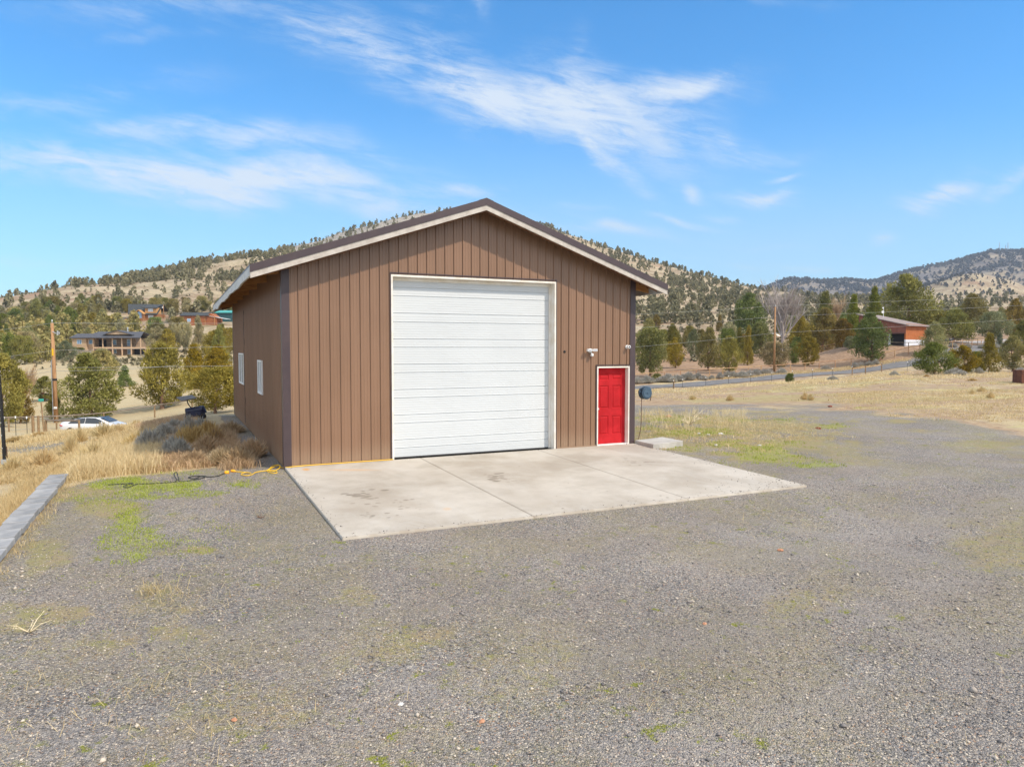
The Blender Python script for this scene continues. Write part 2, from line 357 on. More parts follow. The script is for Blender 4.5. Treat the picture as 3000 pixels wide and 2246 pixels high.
# ------------------------------------------------------------------ ground sheet
GPATCH = [  # px, py, half width px, half height px, strength : green growth on the yard
 (470,1418,190,14,1.0),(640,1410,70,9,.5),(410,1445,60,16,.9),(385,1525,34,26,.85),(405,1590,70,34,.62),(390,1625,50,12,.9),(500,1440,120,14,.7),
 (330,1465,80,20,.4),(520,1385,120,8,.35),(630,1540,60,30,.2),(560,1610,80,20,.22),(115,1800,60,12,.5),(60,1820,40,10,.5),(170,1775,30,8,.4),
 (1985,1232,90,10,.7),(2060,1275,120,16,.85),(2180,1230,60,7,.8),(2290,1228,45,6,.9),(2130,1300,70,12,.9),(2230,1320,90,18,.8),(2330,1350,90,16,.55),
 (2430,1362,60,7,.9),(2440,1250,40,8,.7),(2000,1315,70,10,.6),(2835,1297,60,9,.45),(2990,1247,40,6,.7),(2920,1280,90,16,.45),(1900,1250,60,9,.6),
 (2700,1140,120,7,.5),(2850,1137,90,5,.6),(2790,1520,45,5,.6),(2690,1545,40,10,.4),(2550,1185,60,5,.5),
 (1130,1855,50,20,.4),(1120,1845,30,8,.6),(1340,1928,40,8,.45),(1110,1960,30,6,.5),(430,2010,35,14,.5),(350,1955,20,6,.5),(700,2050,30,8,.4),
 (2930,1205,80,8,.35),(1290,1880,40,9,.6),(470,1960,60,14,.5),(1600,2010,60,14,.45),(650,1900,50,10,.4),(980,2120,60,14,.5),(1480,2080,50,12,.4),(200,1690,60,12,.4),(860,2180,60,12,.5),(1120,1730,60,10,.4),(540,2000,12,5,.8),(400,2030,14,5,.8),(2100,1355,120,8,.3),(2700,1390,80,7,.3),
 (260,1470,30,8,.3),(700,1345,60,20,.5),(560,1300,60,20,.3),(640,1270,40,20,.4),(770,1370,26,8,.5)]
SPATCH = [  # straw / dry matting on the gravel
 (300,1490,90,26,.8),(230,1440,120,20,.8),(120,1640,60,60,.55),(100,1500,70,40,.4),(470,1730,70,30,.45),(540,1780,80,30,.5),(520,1850,150,45,.7),(130,1800,150,40,.7),(60,1840,90,30,.6),
 (480,1620,60,8,.5),(590,1615,60,12,.7),(2150,1275,330,58,.8),(2230,1245,180,30,1.),(2480,1320,120,40,.5),(2330,1300,200,50,.4),(2650,1235,50,6,.8),(2700,1262,60,6,.4),
 (2960,1300,120,30,.55),(1150,1870,190,70,.6),(260,1880,300,80,.5),(1080,1755,110,28,.5),(2930,1600,140,70,.5),(1900,1290,90,30,.8),(2300,1390,80,10,.4),(2370,1750,130,60,.45),
 (1500,1950,200,100,.35),(700,2100,300,100,.4),(2500,1980,300,120,.22),(860,1395,30,6,.4)]
def edge_field(px):       # image row where the right-hand field gives way to gravel
    return np.interp(px, [1700, 1900, 2100, 2300, 2450, 2600, 2750, 2880, 3000, 3400], [1188, 1184, 1192, 1186, 1188, 1205, 1228, 1262, 1290, 1360])
SDD = 5.957
def covers(x, y, z):
    px, py = proj(x, y, z); l, d = ud(x, y)
    nz = (fbm(x/1.7, y/1.7, 4)-.5); nf = (fbm(x/6, y/6, 4)-.5)
    infront = d > 3.0
    s = pad_side(x, y)
    # gravel of the yard
    yard = sstep(py + nz*46 + nf*40, edge_field(px)-22, edge_field(px)+26)
    yard = np.where(px > 1500, yard, 1.0)
    berm = np.interp(px, [-200, 205, 300, 520, 640, 690, 760, 800, 830, 1500], [1424, 1424, 1400, 1384, 1368, 1330, 1380, 1376, 1300, 1000])
    left = sstep(py + nz*22, berm-6, berm+8)
    g = np.where(px < 860, left*sstep(s, -.1, .1), yard)
    g = np.where(d < 3.5, 1.0, g)
    g = np.where((y > -.3) & (x > -.55) & (x < 10.2) & (y < 15), 1.0, g)
    # dark track on the lower left
    tr = np.exp(-((py-(1316-(px-150)*.115))/26)**2)*sstep(px, 420, 260)*sstep(s, .0, -1)*(d < 30)*(px > -400)
    tr = tr*sstep(nz, -.25, .1)
    tr2 = np.exp(-((py-1445)/60)**2)*sstep(px, 70, -60)*(s < 0)*(d < 30)
    g = np.maximum(g, np.maximum(tr*.9, tr2*.5))
    rt = np.exp(-((py-1203-(px-1900)*.006)/10)**2)*(px > 1850)*(px < 2650)*(d < 60)
    green = np.zeros_like(g); straw = np.zeros_like(g)
    near = (d > 3) & (d < 75)
    wz = (fbm(x/.5, y/.5, 3)-.5)
    for (a, b, rx, ry, k) in GPATCH:
        q = np.sqrt(((px-a)/rx)**2+((py-b)/ry)**2)
        green = np.maximum(green, np.where(near, k*sstep(q+wz*2.6+nz*2.4+nf*.8, 1.5, .3), 0))
    for (a, b, rx, ry, k) in SPATCH:
        q = np.sqrt(((px-a)/rx)**2+((py-b)/ry)**2)
        straw = np.maximum(straw, np.where(near, k*sstep(q+wz*1.8+nz*2.6, 1.6, .2), 0))
    # field beyond the gravel
    nd = 1-g
    fs = .12+.85*sstep(fbm(x/7+31, y/3.2, 4), .44, .60)*(.45+.55*sstep(fbm(x/1.8, y/1.2, 3), .40, .60))
    band = np.exp(-((py-(edge_field(px)-20))/26)**2)     # browner soil just behind the gravel edge
    fs = fs*(1-.55*band)
    fs = np.where(px < 860, .75+.25*nf, fs)
    past = sstep(d, 108, 120)*sstep(px, 1500, 1800)*sstep(py, 950, 985)    # brown pasture beyond the road
    fs = np.where(past > .5, .12+.25*sstep(nf, .05, .3), fs)
    straw = np.clip(np.maximum(straw, nd*fs), 0, 1)
    green = np.clip(np.maximum(green, nd*.62*sstep(fbm(x/7+5, y/3+8, 4), .50, .64)*(d < 80)*sstep(d, 26, 34)*(px > 1500)), 0, 1)
    hill = sstep(d, 150, 290)
    # wheel tracks curving from the door out to the right and across the yard
    tk = np.zeros_like(g)
    for (x0, k, b) in ((3.6, .035, 0), (5.35, .035, 0), (6.4, .075, -1), (8.1, .075, -1)):
        yy = np.clip(-(y+SDD), 0, 40); xc = x0+k*yy*yy+b*yy*.12
        tk = np.maximum(tk, np.exp(-((x-xc)/(.22+.03*yy))**2)*sstep(yy, .3, 2))
    xx = np.clip(x-2, 0, 60)
    for yo in (-9.0, -10.8, -12.2): tk = np.maximum(tk, .8*np.exp(-((y-(yo+.012*(x-4)**2))/.32)**2))
    tk = tk*sstep(fbm(x/1.3+3, y/1.3, 4), .34, .56)
    return g, green, straw, hill+sstep(d, 1500, 1900), past, tk
def cgrid():
    thf = np.radians(np.arange(-52, 52.01, .17)); thb = np.radians(np.arange(55, 306, 3.0))
    th = np.concatenate([thf, thb]); r = np.exp(np.arange(math.log(.35), math.log(4150), .0130)); r = np.concatenate([r, [4150, 9000]])
    TH, RR = np.meshgrid(th, r, indexing='ij')
    x = CX + RR*(np.sin(TH)*RGT.x+np.cos(TH)*FWD.x); y = CY + RR*(np.sin(TH)*RGT.y+np.cos(TH)*FWD.y)
    z = height(x, y)
    l, d = ud(x, y); 
    z = np.where(d < 4, np.where(pad_side(x, y) > -.2, padz(x, y), -.9), z)
    out = sstep(RR, 60, 900)*sstep(-d, -30, 60); z = z*(1-out) + (-4.0)*out
    n1, n2 = x.shape; idx = np.arange(n1*n2).reshape(n1, n2)
    idn = np.roll(idx, -1, axis=0)
    f = np.stack([idx[:, :-1], idx[:, 1:], idn[:, 1:], idn[:, :-1]], -1).reshape(-1, 4)
    v = np.stack([x, y, z], -1).reshape(-1, 3)
    g, gr, st, hl, pa, tk = covers(x, y, z)
    A = lambda a: ('POINT', 'FLOAT', a.ravel())
    me = np_mesh('ground', v, f, True, {'gravel': A(g), 'green': A(gr), 'straw': A(st), 'hill': A(hl), 'pasture': A(pa), 'track': A(tk)})
    return me
def ground_mat():
    m = bpy.data.materials.new('ground'); m.use_nodes = True; T = NT(m.node_tree); T.n.clear()
    out = T('ShaderNodeOutputMaterial'); b = T('ShaderNodeBsdfPrincipled', {'Roughness': .92, 'Specular IOR Level': .2}); T.l.new(b.outputs[0], out.inputs[0])
    P_ = T('ShaderNodeTexCoord').outputs['Object']
    A = lambda n: T('ShaderNodeAttribute', attribute_name=n).outputs['Fac']
    n_f = T.noise(P_, 22, 5, .7); n_m = T.noise(P_, 2.3, 6, .65); n_l = T.noise(P_, .35, 5, .6); n_h = T.noise(P_, .045, 6, .6)
    # soil, straw, green
    soil = T.mix(T.ramp(n_m, .35, .68), (.27, .18, .11), (.44, .32, .20))
    soil = T.mix(T.math('MULTIPLY', T.ramp(n_l, .45, .65), .5), soil, (.36, .28, .185))
    soilp = T.mix(T.ramp(n_m, .35, .7), (.26, .165, .10), (.42, .285, .18))
    soil = T.mix(A('pasture'), soil, soilp)
    st_v = T('ShaderNodeMapping', {'Vector': P_, 'Scale': (14, 3.0, 3)}).outputs[0]
    st_n = T.noise(st_v, 2.2, 5, .7, 1.2)
    straw = T.mix(T.ramp(st_n, .34, .66), (.30, .225, .12), (.58, .465, .275))
    straw = T.mix(T.math('MULTIPLY', T.ramp(n_l, .42, .6), .45), straw, (.46, .40, .25))
    green = T.mix(T.ramp(n_f, .35, .65), (.27, .32, .045), (.47, .50, .10))
    # gravel
    wv = T('ShaderNodeVectorMath', {0: P_, 1: T('ShaderNodeVectorMath', {0: T.noise(P_, 30, 2, .5, 0, 1), 'Scale': .02}, operation='SCALE')}, operation='ADD').outputs[0]
    vo = T('ShaderNodeTexVoronoi', {'Vector': wv, 'Scale': 70.0, 'Randomness': 1.0}); vo2 = T('ShaderNodeTexVoronoi', {'Vector': wv, 'Scale': 24.0, 'Randomness': 1.0})
    sc = T('ShaderNodeSeparateColor', {0: vo.outputs['Color']})
    cr = T('ShaderNodeValToRGB', {0: sc.outputs[0]}); e = cr.color_ramp.elements
    e[0].position = 0; e[0].color = (.085, .080, .078, 1); e[1].position = 1; e[1].color = (.72, .65, .54, 1)
    for p, c in ((.25, (.175, .166, .160)), (.5, (.265, .250, .238)), (.72, (.350, .325, .302)), (.86, (.44, .39, .33)), (.94, (.55, .46, .35))):
        k = e.new(p); k.color = (*c, 1)
    grav = cr.outputs[0]
    rs = T.ramp(sc.outputs[1], .955, .965); grav = T.mix(T.math('MULTIPLY', rs, .8), grav, (.45, .25, .14))
    # bigger odd stones
    s2 = T('ShaderNodeSeparateColor', {0: vo2.outputs['Color']})
    big = T.math('MULTIPLY', T.ramp(s2.outputs[0], .965, .975), T.ramp(vo2.outputs['Distance'], .34, .26))
    grav = T.mix(T.math('MULTIPLY', big, .75), grav, T.mix(s2.outputs[1], (.60, .55, .48), (.50, .32, .19)))
    fines = T.math('MULTIPLY', T.ramp(n_f, .40, .60), T.ramp(T.noise(P_, .75, 6, .65), .40, .60))
    grav = T.mix(T.math('MULTIPLY', fines, .5), grav, (.34, .285, .235))
    ol = T.ramp(T.noise(T('ShaderNodeMapping', {'Vector': P_, 'Location': (7, 3, 0)}).outputs[0], .42, 8, .72), .45, .60)
    ol = T.math('MULTIPLY', ol, T.ramp(T.noise(P_, 13, 7, .85), .40, .58))
    grav = T.mix(T.math('MULTIPLY', ol, .50), grav, (.31, .27, .12))
    bs = T.math('MULTIPLY', T.ramp(T.noise(T('ShaderNodeMapping', {'Vector': P_, 'Location': (17, 5, 0)}).outputs[0], .30, 7, .7), .47, .60), T.ramp(T.noise(P_, 16, 6, .8), .36, .60))
    grav = T.mix(T.math('MULTIPLY', bs, .30), grav, (.34, .27, .21))
    grav = T.mix(T.math('MULTIPLY', A('track'), .42), grav, (.36, .325, .295))
    tone = T('ShaderNodeHueSaturation', {'Value': T.math('MULTIPLY_ADD', T.noise(P_, .30, 6, .68), .95, .58), 'Color': grav}); grav = tone.outputs[0]
    # tufts of moss in the gravel
    mg = T.math('MULTIPLY', T.ramp(T.noise(T('ShaderNodeMapping', {'Vector': P_, 'Location': (3, 9, 0)}).outputs[0], 4.6, 7, .75), .56, .64), T.ramp(T.noise(P_, .5, 6, .65), .46, .58))
    moss = T.mix(n_f, (.20, .20, .035), (.32, .34, .06))
    # hillside
    hill = T.mix(T.ramp(n_h, .40, .60), (.27, .19, .12), (.43, .345, .22))
    hill = T.mix(T.math('MULTIPLY', T.ramp(T.noise(P_, .30, 6, .7), .48, .62), .55), hill, (.52, .44, .30))
    hill = T.mix(T.math('MULTIPLY', T.ramp(T.noise(P_, .16, 5, .7, .5), .50, .62), .65), hill, (.20, .17, .09))
    hill = T.mix(T.math('MULTIPLY', T.ramp(T.noise(P_, .75, 5, .75), .52, .62), .55), hill, (.17, .145, .08))
    hill = T.mix(T.math('MULTIPLY', T.ramp(T.noise(P_, .03, 4, .6), .58, .68), .5), hill, (.30, .17, .11))
    hill = T.mix(T.math('MULTIPLY', T.ramp(A('hill'), 1.0, 2.0), T.ramp(T.noise(P_, .012, 6, .7), .30, .62)), hill, (.145, .130, .125))
    c = T.mix(T.math('MINIMUM', A('hill'), 1.0), soil, hill)
    th = T.math('SUBTRACT', 1.0, T.math('MINIMUM', A('hill'), 1.0))
    sf = T.ramp(T.math('ADD', A('straw'), T.math('MULTIPLY_ADD', n_m, .8, -.4)), .25, .75)
    c = T.mix(T.math('MULTIPLY', sf, th), c, straw)
    gm = T.ramp(T.math('ADD', A('gravel'), T.math('MULTIPLY_ADD', n_f, .7, -.35)), .35, .65)
    c = T.mix(gm, c, grav)
    c = T.mix(T.math('MULTIPLY', mg, gm), c, moss)
    sg = T.math('MULTIPLY', T.ramp(T.math('ADD', A('straw'), T.math('MULTIPLY_ADD', T.noise(P_, 12, 8, .82), 1.9, -.95)), .16, .72), .80)
    mat_ = T.mix(T.ramp(T.noise(P_, 3.5, 6, .75), .42, .58), (.40, .30, .145), (.33, .31, .085))
    mat_ = T.mix(T.math('MULTIPLY', A('straw'), .45), mat_, straw)
    c = T.mix(T.math('MULTIPLY', sg, gm), c, mat_)
    gg = T.math('MULTIPLY', T.ramp(T.math('ADD', A('green'), T.math('MULTIPLY_ADD', T.noise(P_, 17, 8, .85), 3.4, -1.75)), .40, 1.05), .80)
    c = T.mix(gg, c, green)
    T.l.new(c, b.inputs['Base Color'])
    # relief
    hgt = T.math('MULTIPLY', T.math('SUBTRACT', .55, vo.outputs['Distance']), gm)
    hgt = T.math('ADD', T.math('MULTIPLY', hgt, .022), T.math('ADD', T.math('MULTIPLY', n_f, .018), T.math('MULTIPLY', n_m, .05)))
    bp = T('ShaderNodeBump', {'Strength': 1.0, 'Distance': 1.0, 'Height': hgt}); T.l.new(bp.outputs[0], b.inputs['Normal'])
    MATS['ground'] = m; return m
ground_mat()
link('ground', cgrid(), None, ['ground'], kind='structure')

# ------------------------------------------------------------------ materials of the built things
def siding_mat():
    m = bpy.data.materials.new('siding'); m.use_nodes = True; T = NT(m.node_tree); T.n.clear()
    out = T('ShaderNodeOutputMaterial'); b = T('ShaderNodeBsdfPrincipled', {'Roughness': .42, 'Specular IOR Level': .5, 'Metallic': .0}); T.l.new(b.outputs[0], out.inputs[0])
    tc = T('ShaderNodeTexCoord').outputs['Object']
    f = T.noise(T('ShaderNodeMapping', {'Vector': tc, 'Scale': (1, 1, .25)}).outputs[0], 1.1, 5, .6)
    sp_ = T.ramp(T.noise(tc, 60, 2, .5), .62, .72)
    z = T('ShaderNodeSeparateXYZ', {0: tc}).outputs[2]
    c = T.mix(T.ramp(f, .3, .7), (.222, .126, .074), (.262, .150, .090))
    c = T.mix(T.math('MULTIPLY', sp_, .18), c, (.18, .10, .06))
    dust = T.math('MULTIPLY', T.ramp(T.math('ADD', z, T.math('MULTIPLY_ADD', f, .5, -.25)), .55, .0), .30)
    c = T.mix(dust, c, (.42, .32, .22))
    T.l.new(c, b.inputs['Base Color'])
    T.l.new(T.math('MULTIPLY_ADD', f, .2, .24), b.inputs['Roughness'])
    bn = T('ShaderNodeBump', {'Strength': .5, 'Distance': .004, 'Height': T.noise(tc, 5, 3, .5)}); T.l.new(bn.outputs[0], b.inputs['Normal'])
    MATS['siding'] = m
siding_mat()
mat('trim', (.062, .042, .046), (.074, .050, .052), .38, 3, bump=.001, bscale=4)
mat('board', (.44, .39, .34), (.56, .51, .45), .75, 4, bump=.003, stretch=(1, 1, 1), bscale=20)
mat('fascia', (.46, .47, .46), (.62, .63, .62), .75, 7, bump=.004, bscale=14)
mat('jamb', (.72, .66, .56), (.80, .77, .71), .7, 3.5, bump=.002)
mat('lumber', (.38, .17, .055), (.50, .26, .10), .75, 5, stretch=(1, 6, 6))
mat('purlin', (.12, .05, .022), (.18, .08, .035), .8, 5)
mat('gdoor', (.575, .60, .61), (.60, .625, .635), .42, .7, bump=.0005, bscale=60)
mat('gseal', (.12, .12, .12), None, .8)
mat('red', (.40, .008, .012), (.50, .014, .020), .75, 3, bump=.001, bscale=60, spec=.25)
mat('steel', (.45, .45, .46), (.6, .6, .6), .35, 10, metal=1.)
mat('white', (.78, .78, .76), (.84, .84, .82), .4, 6)
mat('glass', (.10, .13, .17), (.16, .20, .25), .05, 2, spec=1.)
mat('glassb', (.16, .30, .48), (.30, .45, .62), .12, 1.2, spec=.8)
mat('black', (.012, .012, .014), None, .5)
mat('navy', (.006, .008, .03), (.012, .014, .05), .5, 8)
mat('reel', (.042, .075, .115), (.055, .095, .14), .42, 9)
mat('reelface', (.060, .105, .155), (.075, .125, .18), .4, 9)
mat('hose', (.10, .045, .02), None, .5)
mat('yellow', (.86, .52, .006), None, .4)
mat('orangeplug', (.90, .40, .008), None, .4)
mat('cable', (.030, .032, .025), None, .5)
mat('block', (.24, .245, .25), (.34, .335, .33), .9, 3, bump=.003, bscale=40, rnd=.3)
mat('asphalt', (.135, .128, .124), (.185, .176, .170), .9, 1.2, bump=.003, bscale=30)
mat('drive', (.30, .27, .25), (.40, .37, .34), .9, 1.2, bump=.01, bscale=20)
mat('polewood', (.30, .15, .06), (.44, .25, .12), .8, 2, stretch=(5, 5, .6))
mat('postwood', (.20, .125, .06), (.32, .21, .11), .85, 4, stretch=(4, 4, 1))
mat('railwood', (.44, .24, .11), (.56, .36, .20), .85, 2.5, rnd=.2)
mat('railgrey', (.16, .12, .09), (.26, .21, .16), .85, 2.5)
mat('tpost', (.04, .05, .045), (.07, .07, .06), .6, 5)
mat('wire', (.33, .33, .31), None, .6)
mat('galv', (.50, .53, .56), (.62, .64, .66), .4, 5, metal=.6)
mat('conc', (.40, .375, .335), (.50, .475, .43), .88, 2.2, bump=.003, bscale=40)
mat('stonewall', (.22, .19, .16), (.38, .34, .29), .9, 3.5, bump=.05)
mat('shingle', (.060, .062, .072), (.095, .097, .108), .85, 2.5)
mat('shingleg', (.035, .040, .042), (.06, .065, .067), .85, 2.5)
mat('tanwall', (.50, .345, .21), (.56, .40, .255), .8, 1.5)
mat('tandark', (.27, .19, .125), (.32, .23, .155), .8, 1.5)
mat('tantrim', (.60, .42, .27), None, .7)
mat('logwall', (.24, .10, .04), (.36, .17, .07), .75, 3, stretch=(.6, .6, 6))
mat('cedar', (.26, .08, .025), (.40, .13, .04), .75, 2, stretch=(4, 4, .6))
mat('honey', (.46, .24, .08), (.56, .31, .12), .7, 2)
mat('tealroof', (.05, .30, .26), (.07, .36, .31), .5, 2)
mat('tealwall', (.02, .075, .085), (.03, .10, .11), .6, 2)
mat('barnorange', (.42, .13, .035), (.50, .17, .05), .65, 1.5)
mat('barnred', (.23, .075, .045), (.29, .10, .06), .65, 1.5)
mat('barnwhite', (.72, .75, .80), (.80, .82, .85), .5, 1.5)
mat('barnroof', (.235, .185, .165), (.29, .235, .21), .9, 1.5)
mat('barndoor', (.15, .075, .065), None, .6)
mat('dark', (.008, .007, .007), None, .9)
mat('carpaint', (.72, .73, .74), None, .22, coat=1.)
mat('carglass', (.02, .026, .032), None, .03, spec=1.)
mat('tyre', (.015, .015, .016), None, .8)
mat('lampglass', (.55, .56, .6), None, .08, metal=.4)
mat('taillight', (.55, .03, .02), None, .25)
mat('signgreen', (.03, .34, .27), None, .5)
mat('rustbox', (.09, .030, .018), (.17, .06, .03), .8, 3)
mat('rockorange', (.42, .19, .10), (.55, .30, .18), .9, 9, bump=.01)
mat('rockwhite', (.60, .57, .52), (.72, .70, .66), .9, 9, bump=.01)
mat('rockred', (.20, .045, .025), (.30, .08, .04), .9, 9, bump=.01)
mat('bark', (.15, .085, .05), (.26, .16, .10), .9, 6, stretch=(3, 3, .8), bump=.02)
mat('barkpale', (.33, .29, .27), (.46, .41, .38), .85, 6, rnd=.1)
mat('barktan', (.38, .26, .15), (.46, .33, .20), .85, 6)
mat('panelgrey', (.13, .125, .12), (.17, .165, .16), .85, 6)
mat('cowhide', (.010, .010, .012), (.018, .017, .018), .5, 8)
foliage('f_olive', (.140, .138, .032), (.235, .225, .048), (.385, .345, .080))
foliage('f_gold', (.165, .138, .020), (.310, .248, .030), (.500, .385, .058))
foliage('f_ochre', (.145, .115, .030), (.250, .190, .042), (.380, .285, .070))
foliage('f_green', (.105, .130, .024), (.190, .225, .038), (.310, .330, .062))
foliage('f_blue', (.125, .145, .065), (.215, .230, .115), (.330, .330, .180))
foliage('f_grey', (0.220, 0.204, 0.102), (0.377, 0.330, 0.162), (0.586, 0.485, 0.248))
foliage('f_pale', (0.209, 0.204, 0.068), (0.356, 0.320, 0.111), (0.544, 0.455, 0.179))
foliage('f_sage', (.30, .28, .24), (.46, .43, .37), (.62, .58, .50), .2, .3)
foliage('f_rabbit', (.40, .28, .11), (.58, .42, .18), (.74, .57, .27), .2, .3)
foliage('f_weed', (.36, .245, .135), (.56, .41, .24), (.74, .57, .37), .25, .35)
foliage('f_straw', (.46, .35, .18), (.68, .54, .30), (.88, .74, .46), .1, .35)
foliage('f_grass', (.22, .27, .04), (.38, .44, .07), (.54, .56, .13), .1, .3)
foliage('stones', (.14, .13, .125), (.27, .24, .22), (.58, .50, .40), .1, .0)
mat('strawstem', (.58, .48, .30), (.72, .62, .42), .8, 8)
foliage('f_far', (.150, .145, .080), (.230, .215, .118), (.340, .305, .180), .2)
foliage('f_scrub', (.20, .175, .10), (.28, .25, .16), (.38, .34, .23), .1)
foliage('f_distant', (.085, .090, .095), (.115, .120, .120), (.170, .170, .160), .2)

# ------------------------------------------------------------------ workshop
W, LEN, CXR = 9.26, 14.31, 4.63
SP, RZ, OV, EO = .3425, 6.17, .548, .71
def roofz(x): return RZ - SP*abs(x-CXR)
G0, G1, GH = 2.424, 6.801, 4.329
M0, M1, MH = 8.057, 9.105, 2.13
shop = empty('workshop_building', (0, 0, 0), label='brown metal workshop with a tall white roll-up door and a red side door', cat='building')
def profile(length, first=.115, pitch=.2286):
    """ribbed sheet: list of (along, out) with a tall rib every pitch and two low ones between"""
    pts = [(0, 0)]; c = first
    while c < length-.03:
        pts += [(c-.016, 0), (c-.009, .025), (c+.009, .025), (c+.016, 0)]
        for q in (.076, .152):
            if c+q+.012 < length: pts += [(c+q-.012, 0), (c+q-.006, .0035), (c+q+.006, .0035), (c+q+.012, 0)]
        c += pitch
    pts = [p for p in pts if p[0] < length]; pts.append((length, 0)); return pts
def sheet(name, pts, spans, place, m='siding'):
    """spans(a, b) -> list of ((z0 at a, z0 at b), (z1 at a, z1 at b)); place(along, out, z)"""
    mb = MB()
    for (a, oa), (b, ob) in zip(pts, pts[1:]):
        for (l, t) in spans(a, b):
            mb.quad(place(a, oa, l[0]), place(b, ob, l[1]), place(b, ob, t[1]), place(a, oa, t[0]))
    return mb.build(name, m, shop)
cuts = []
def prof_front():
    p = profile(W); xs = sorted(set([q[0] for q in p]+[G0, G1, M0, M1, CXR])); d = np.interp(xs, [q[0] for q in p], [q[1] for q in p])
    return list(zip(xs, d))
def span_front(a, b):
    m = (a+b)/2; ta, tb = roofz(a)-.035, roofz(b)-.035
    if G0 < m < G1: return [((GH, GH), (ta, tb))]
    if M0 < m < M1: return [((MH, MH), (ta, tb))]
    return [((-.01, -.01), (ta, tb))]
fw = sheet('front_wall', prof_front(), span_front, lambda a, o, z: (a, -o, z))
pn = on_plane(758.5, 1054, 0, 0), on_plane(759, 1150, 0, 0), on_plane(771.2, 1100, 0, 0)
pf = on_plane(702.7, 1034, 0, 0), on_plane(703, 1120, 0, 0), on_plane(716.6, 1080, 0, 0)
WINS = [(p[2].y, p[0].y, p[1].z, p[0].z) for p in (pn, pf)]
def prof_side():
    p = profile(LEN); xs = sorted(set([q[0] for q in p]+[w for k in WINS for w in k[:2]])); d = np.interp(xs, [q[0] for q in p], [q[1] for q in p])
    return list(zip(xs, d))
WT = roofz(0)-.035
def span_side(a, b):
    m = (a+b)/2
    for (y0, y1, z0, z1) in WINS:
        if y0 < m < y1: return [((-.01, -.01), (z0, z0)), ((z1, z1), (WT, WT))]
    return [((-.01, -.01), (WT, WT))]
sheet('side_wall', prof_side(), span_side, lambda a, o, z: (-o, a, z))
sheet('side_wall', profile(LEN), lambda a, b: [((-.01, -.01), (WT, WT))], lambda a, o, z: (W+o, a, z))
sheet('back_wall', profile(W), lambda a, b: [((-.01, -.01), (roofz(a)-.035, roofz(b)-.035))], lambda a, o, z: (a, LEN+o, z))
# corner trims: an angle of folded sheet on each corner
for (x, y, sx, sy) in ((0, 0, 1, -1), (W, 0, -1, -1), (0, LEN, 1, 1), (W, LEN, -1, 1)):
    mb = MB(); t = .026; w = .145; zt = WT
    ox, oy = x-sx*t, y+sy*t
    poly = [(ox, oy), (x+sx*w, oy), (x+sx*w, oy-sy*.004), (x-sx*(t-.004), oy-sy*.004), (x-sx*(t-.004), y-sy*w), (ox, y-sy*w)]
    mb.prism(poly, 2, -.02, zt); mb.build('corner_trim', 'trim', shop)
# base trim under the front sheets
for a, b in ((.15, G0-.03), (G1+.03, M0-.03)):
    mb = MB(); mb.box(a, b, -.030, -.001, -.012, .03); mb.build('base_trim', 'siding', shop)
# roof
mb = MB(); xe0, xe1 = -EO, W+EO; y0, y1 = -OV+.012, LEN+OV
for s_ in (0, 1):
    xs = np.linspace(xe0, CXR, 9) if s_ == 0 else np.linspace(CXR, xe1, 9)
    a, b = float(xs[0]), float(xs[-1])
    mb.add([(a, y0, roofz(a)-.03), (b, y0, roofz(b)-.03), (b, y1, roofz(b)-.03), (a, y1, roofz(a)-.03), (a, y0, roofz(a)-.006), (b, y0, roofz(b)-.006), (b, y1, roofz(b)-.006), (a, y1, roofz(a)-.006)],
           [(0,3,2,1),(4,5,6,7),(0,1,5,4),(1,2,6,5),(2,3,7,6),(3,0,4,7)])
    yy = y0+.12
    while yy < y1:
        mb.add([(a, yy-.016, roofz(a)-.006), (b, yy-.016, roofz(b)-.006), (b, yy, roofz(b)+.013), (a, yy, roofz(a)+.013), (a, yy+.016, roofz(a)-.006), (b, yy+.016, roofz(b)-.006)], [(0,1,2,3),(3,2,5,4),(0,3,4),(1,5,2)])
        yy += .2286
roof = mb.build('roof', 'trim', shop)
mb = MB()
mb.prism([(CXR-.18, roofz(CXR-.18)+.016), (CXR, RZ+.016), (CXR+.18, roofz(CXR+.18)+.016), (CXR+.18, roofz(CXR+.18)+.008), (CXR, RZ+.006), (CXR-.18, roofz(CXR-.18)+.008)], 1, y0, y1)
mb.build('ridge_cap', 'trim', roof)
# rake trim (brown) and barge board (white), front and back
for yf, sg in ((-OV, 1), (LEN+OV, -1)):
    for a, b in ((-EO, CXR), (CXR, W+EO)):
        mb = MB(); ya, yb = yf, yf+sg*.012
        mb.prism([(a, roofz(a)+.004), (b, roofz(b)+.004), (b, roofz(b)-.150), (a, roofz(a)-.150)], 1, ya, yb)
        # hem along its foot and a flange on the roof
        mb.prism([(a, roofz(a)-.143), (b, roofz(b)-.143), (b, roofz(b)-.152), (a, roofz(a)-.152)], 1, ya-sg*.004, ya-sg*.0005)
        mb.build('rake_trim', 'trim', shop)
        mb = MB()
        mb.prism([(a+.012 if a < 0 else a, roofz(a)-.10), (b-.012 if b > CXR else b, roofz(b)-.10), (b-.012 if b > CXR else b, roofz(b)-.275), (a+.012 if a < 0 else a, roofz(a)-.275)], 1, yf+sg*.014, yf+sg*.052)
        mb.build('barge_board', 'board', shop)
        # fly rafter of bare lumber behind it
        mb = MB(); q0, q1 = (a+.32 if a < 0 else a), (b-.32 if b > CXR else b)
        mb.prism([(q0, roofz(q0)-.08), (q1, roofz(q1)-.08), (q1, roofz(q1)-.30), (q0, roofz(q0)-.30)], 1, yf+sg*.056, yf+sg*.095)
        mb.build('rafter', 'purlin', shop)
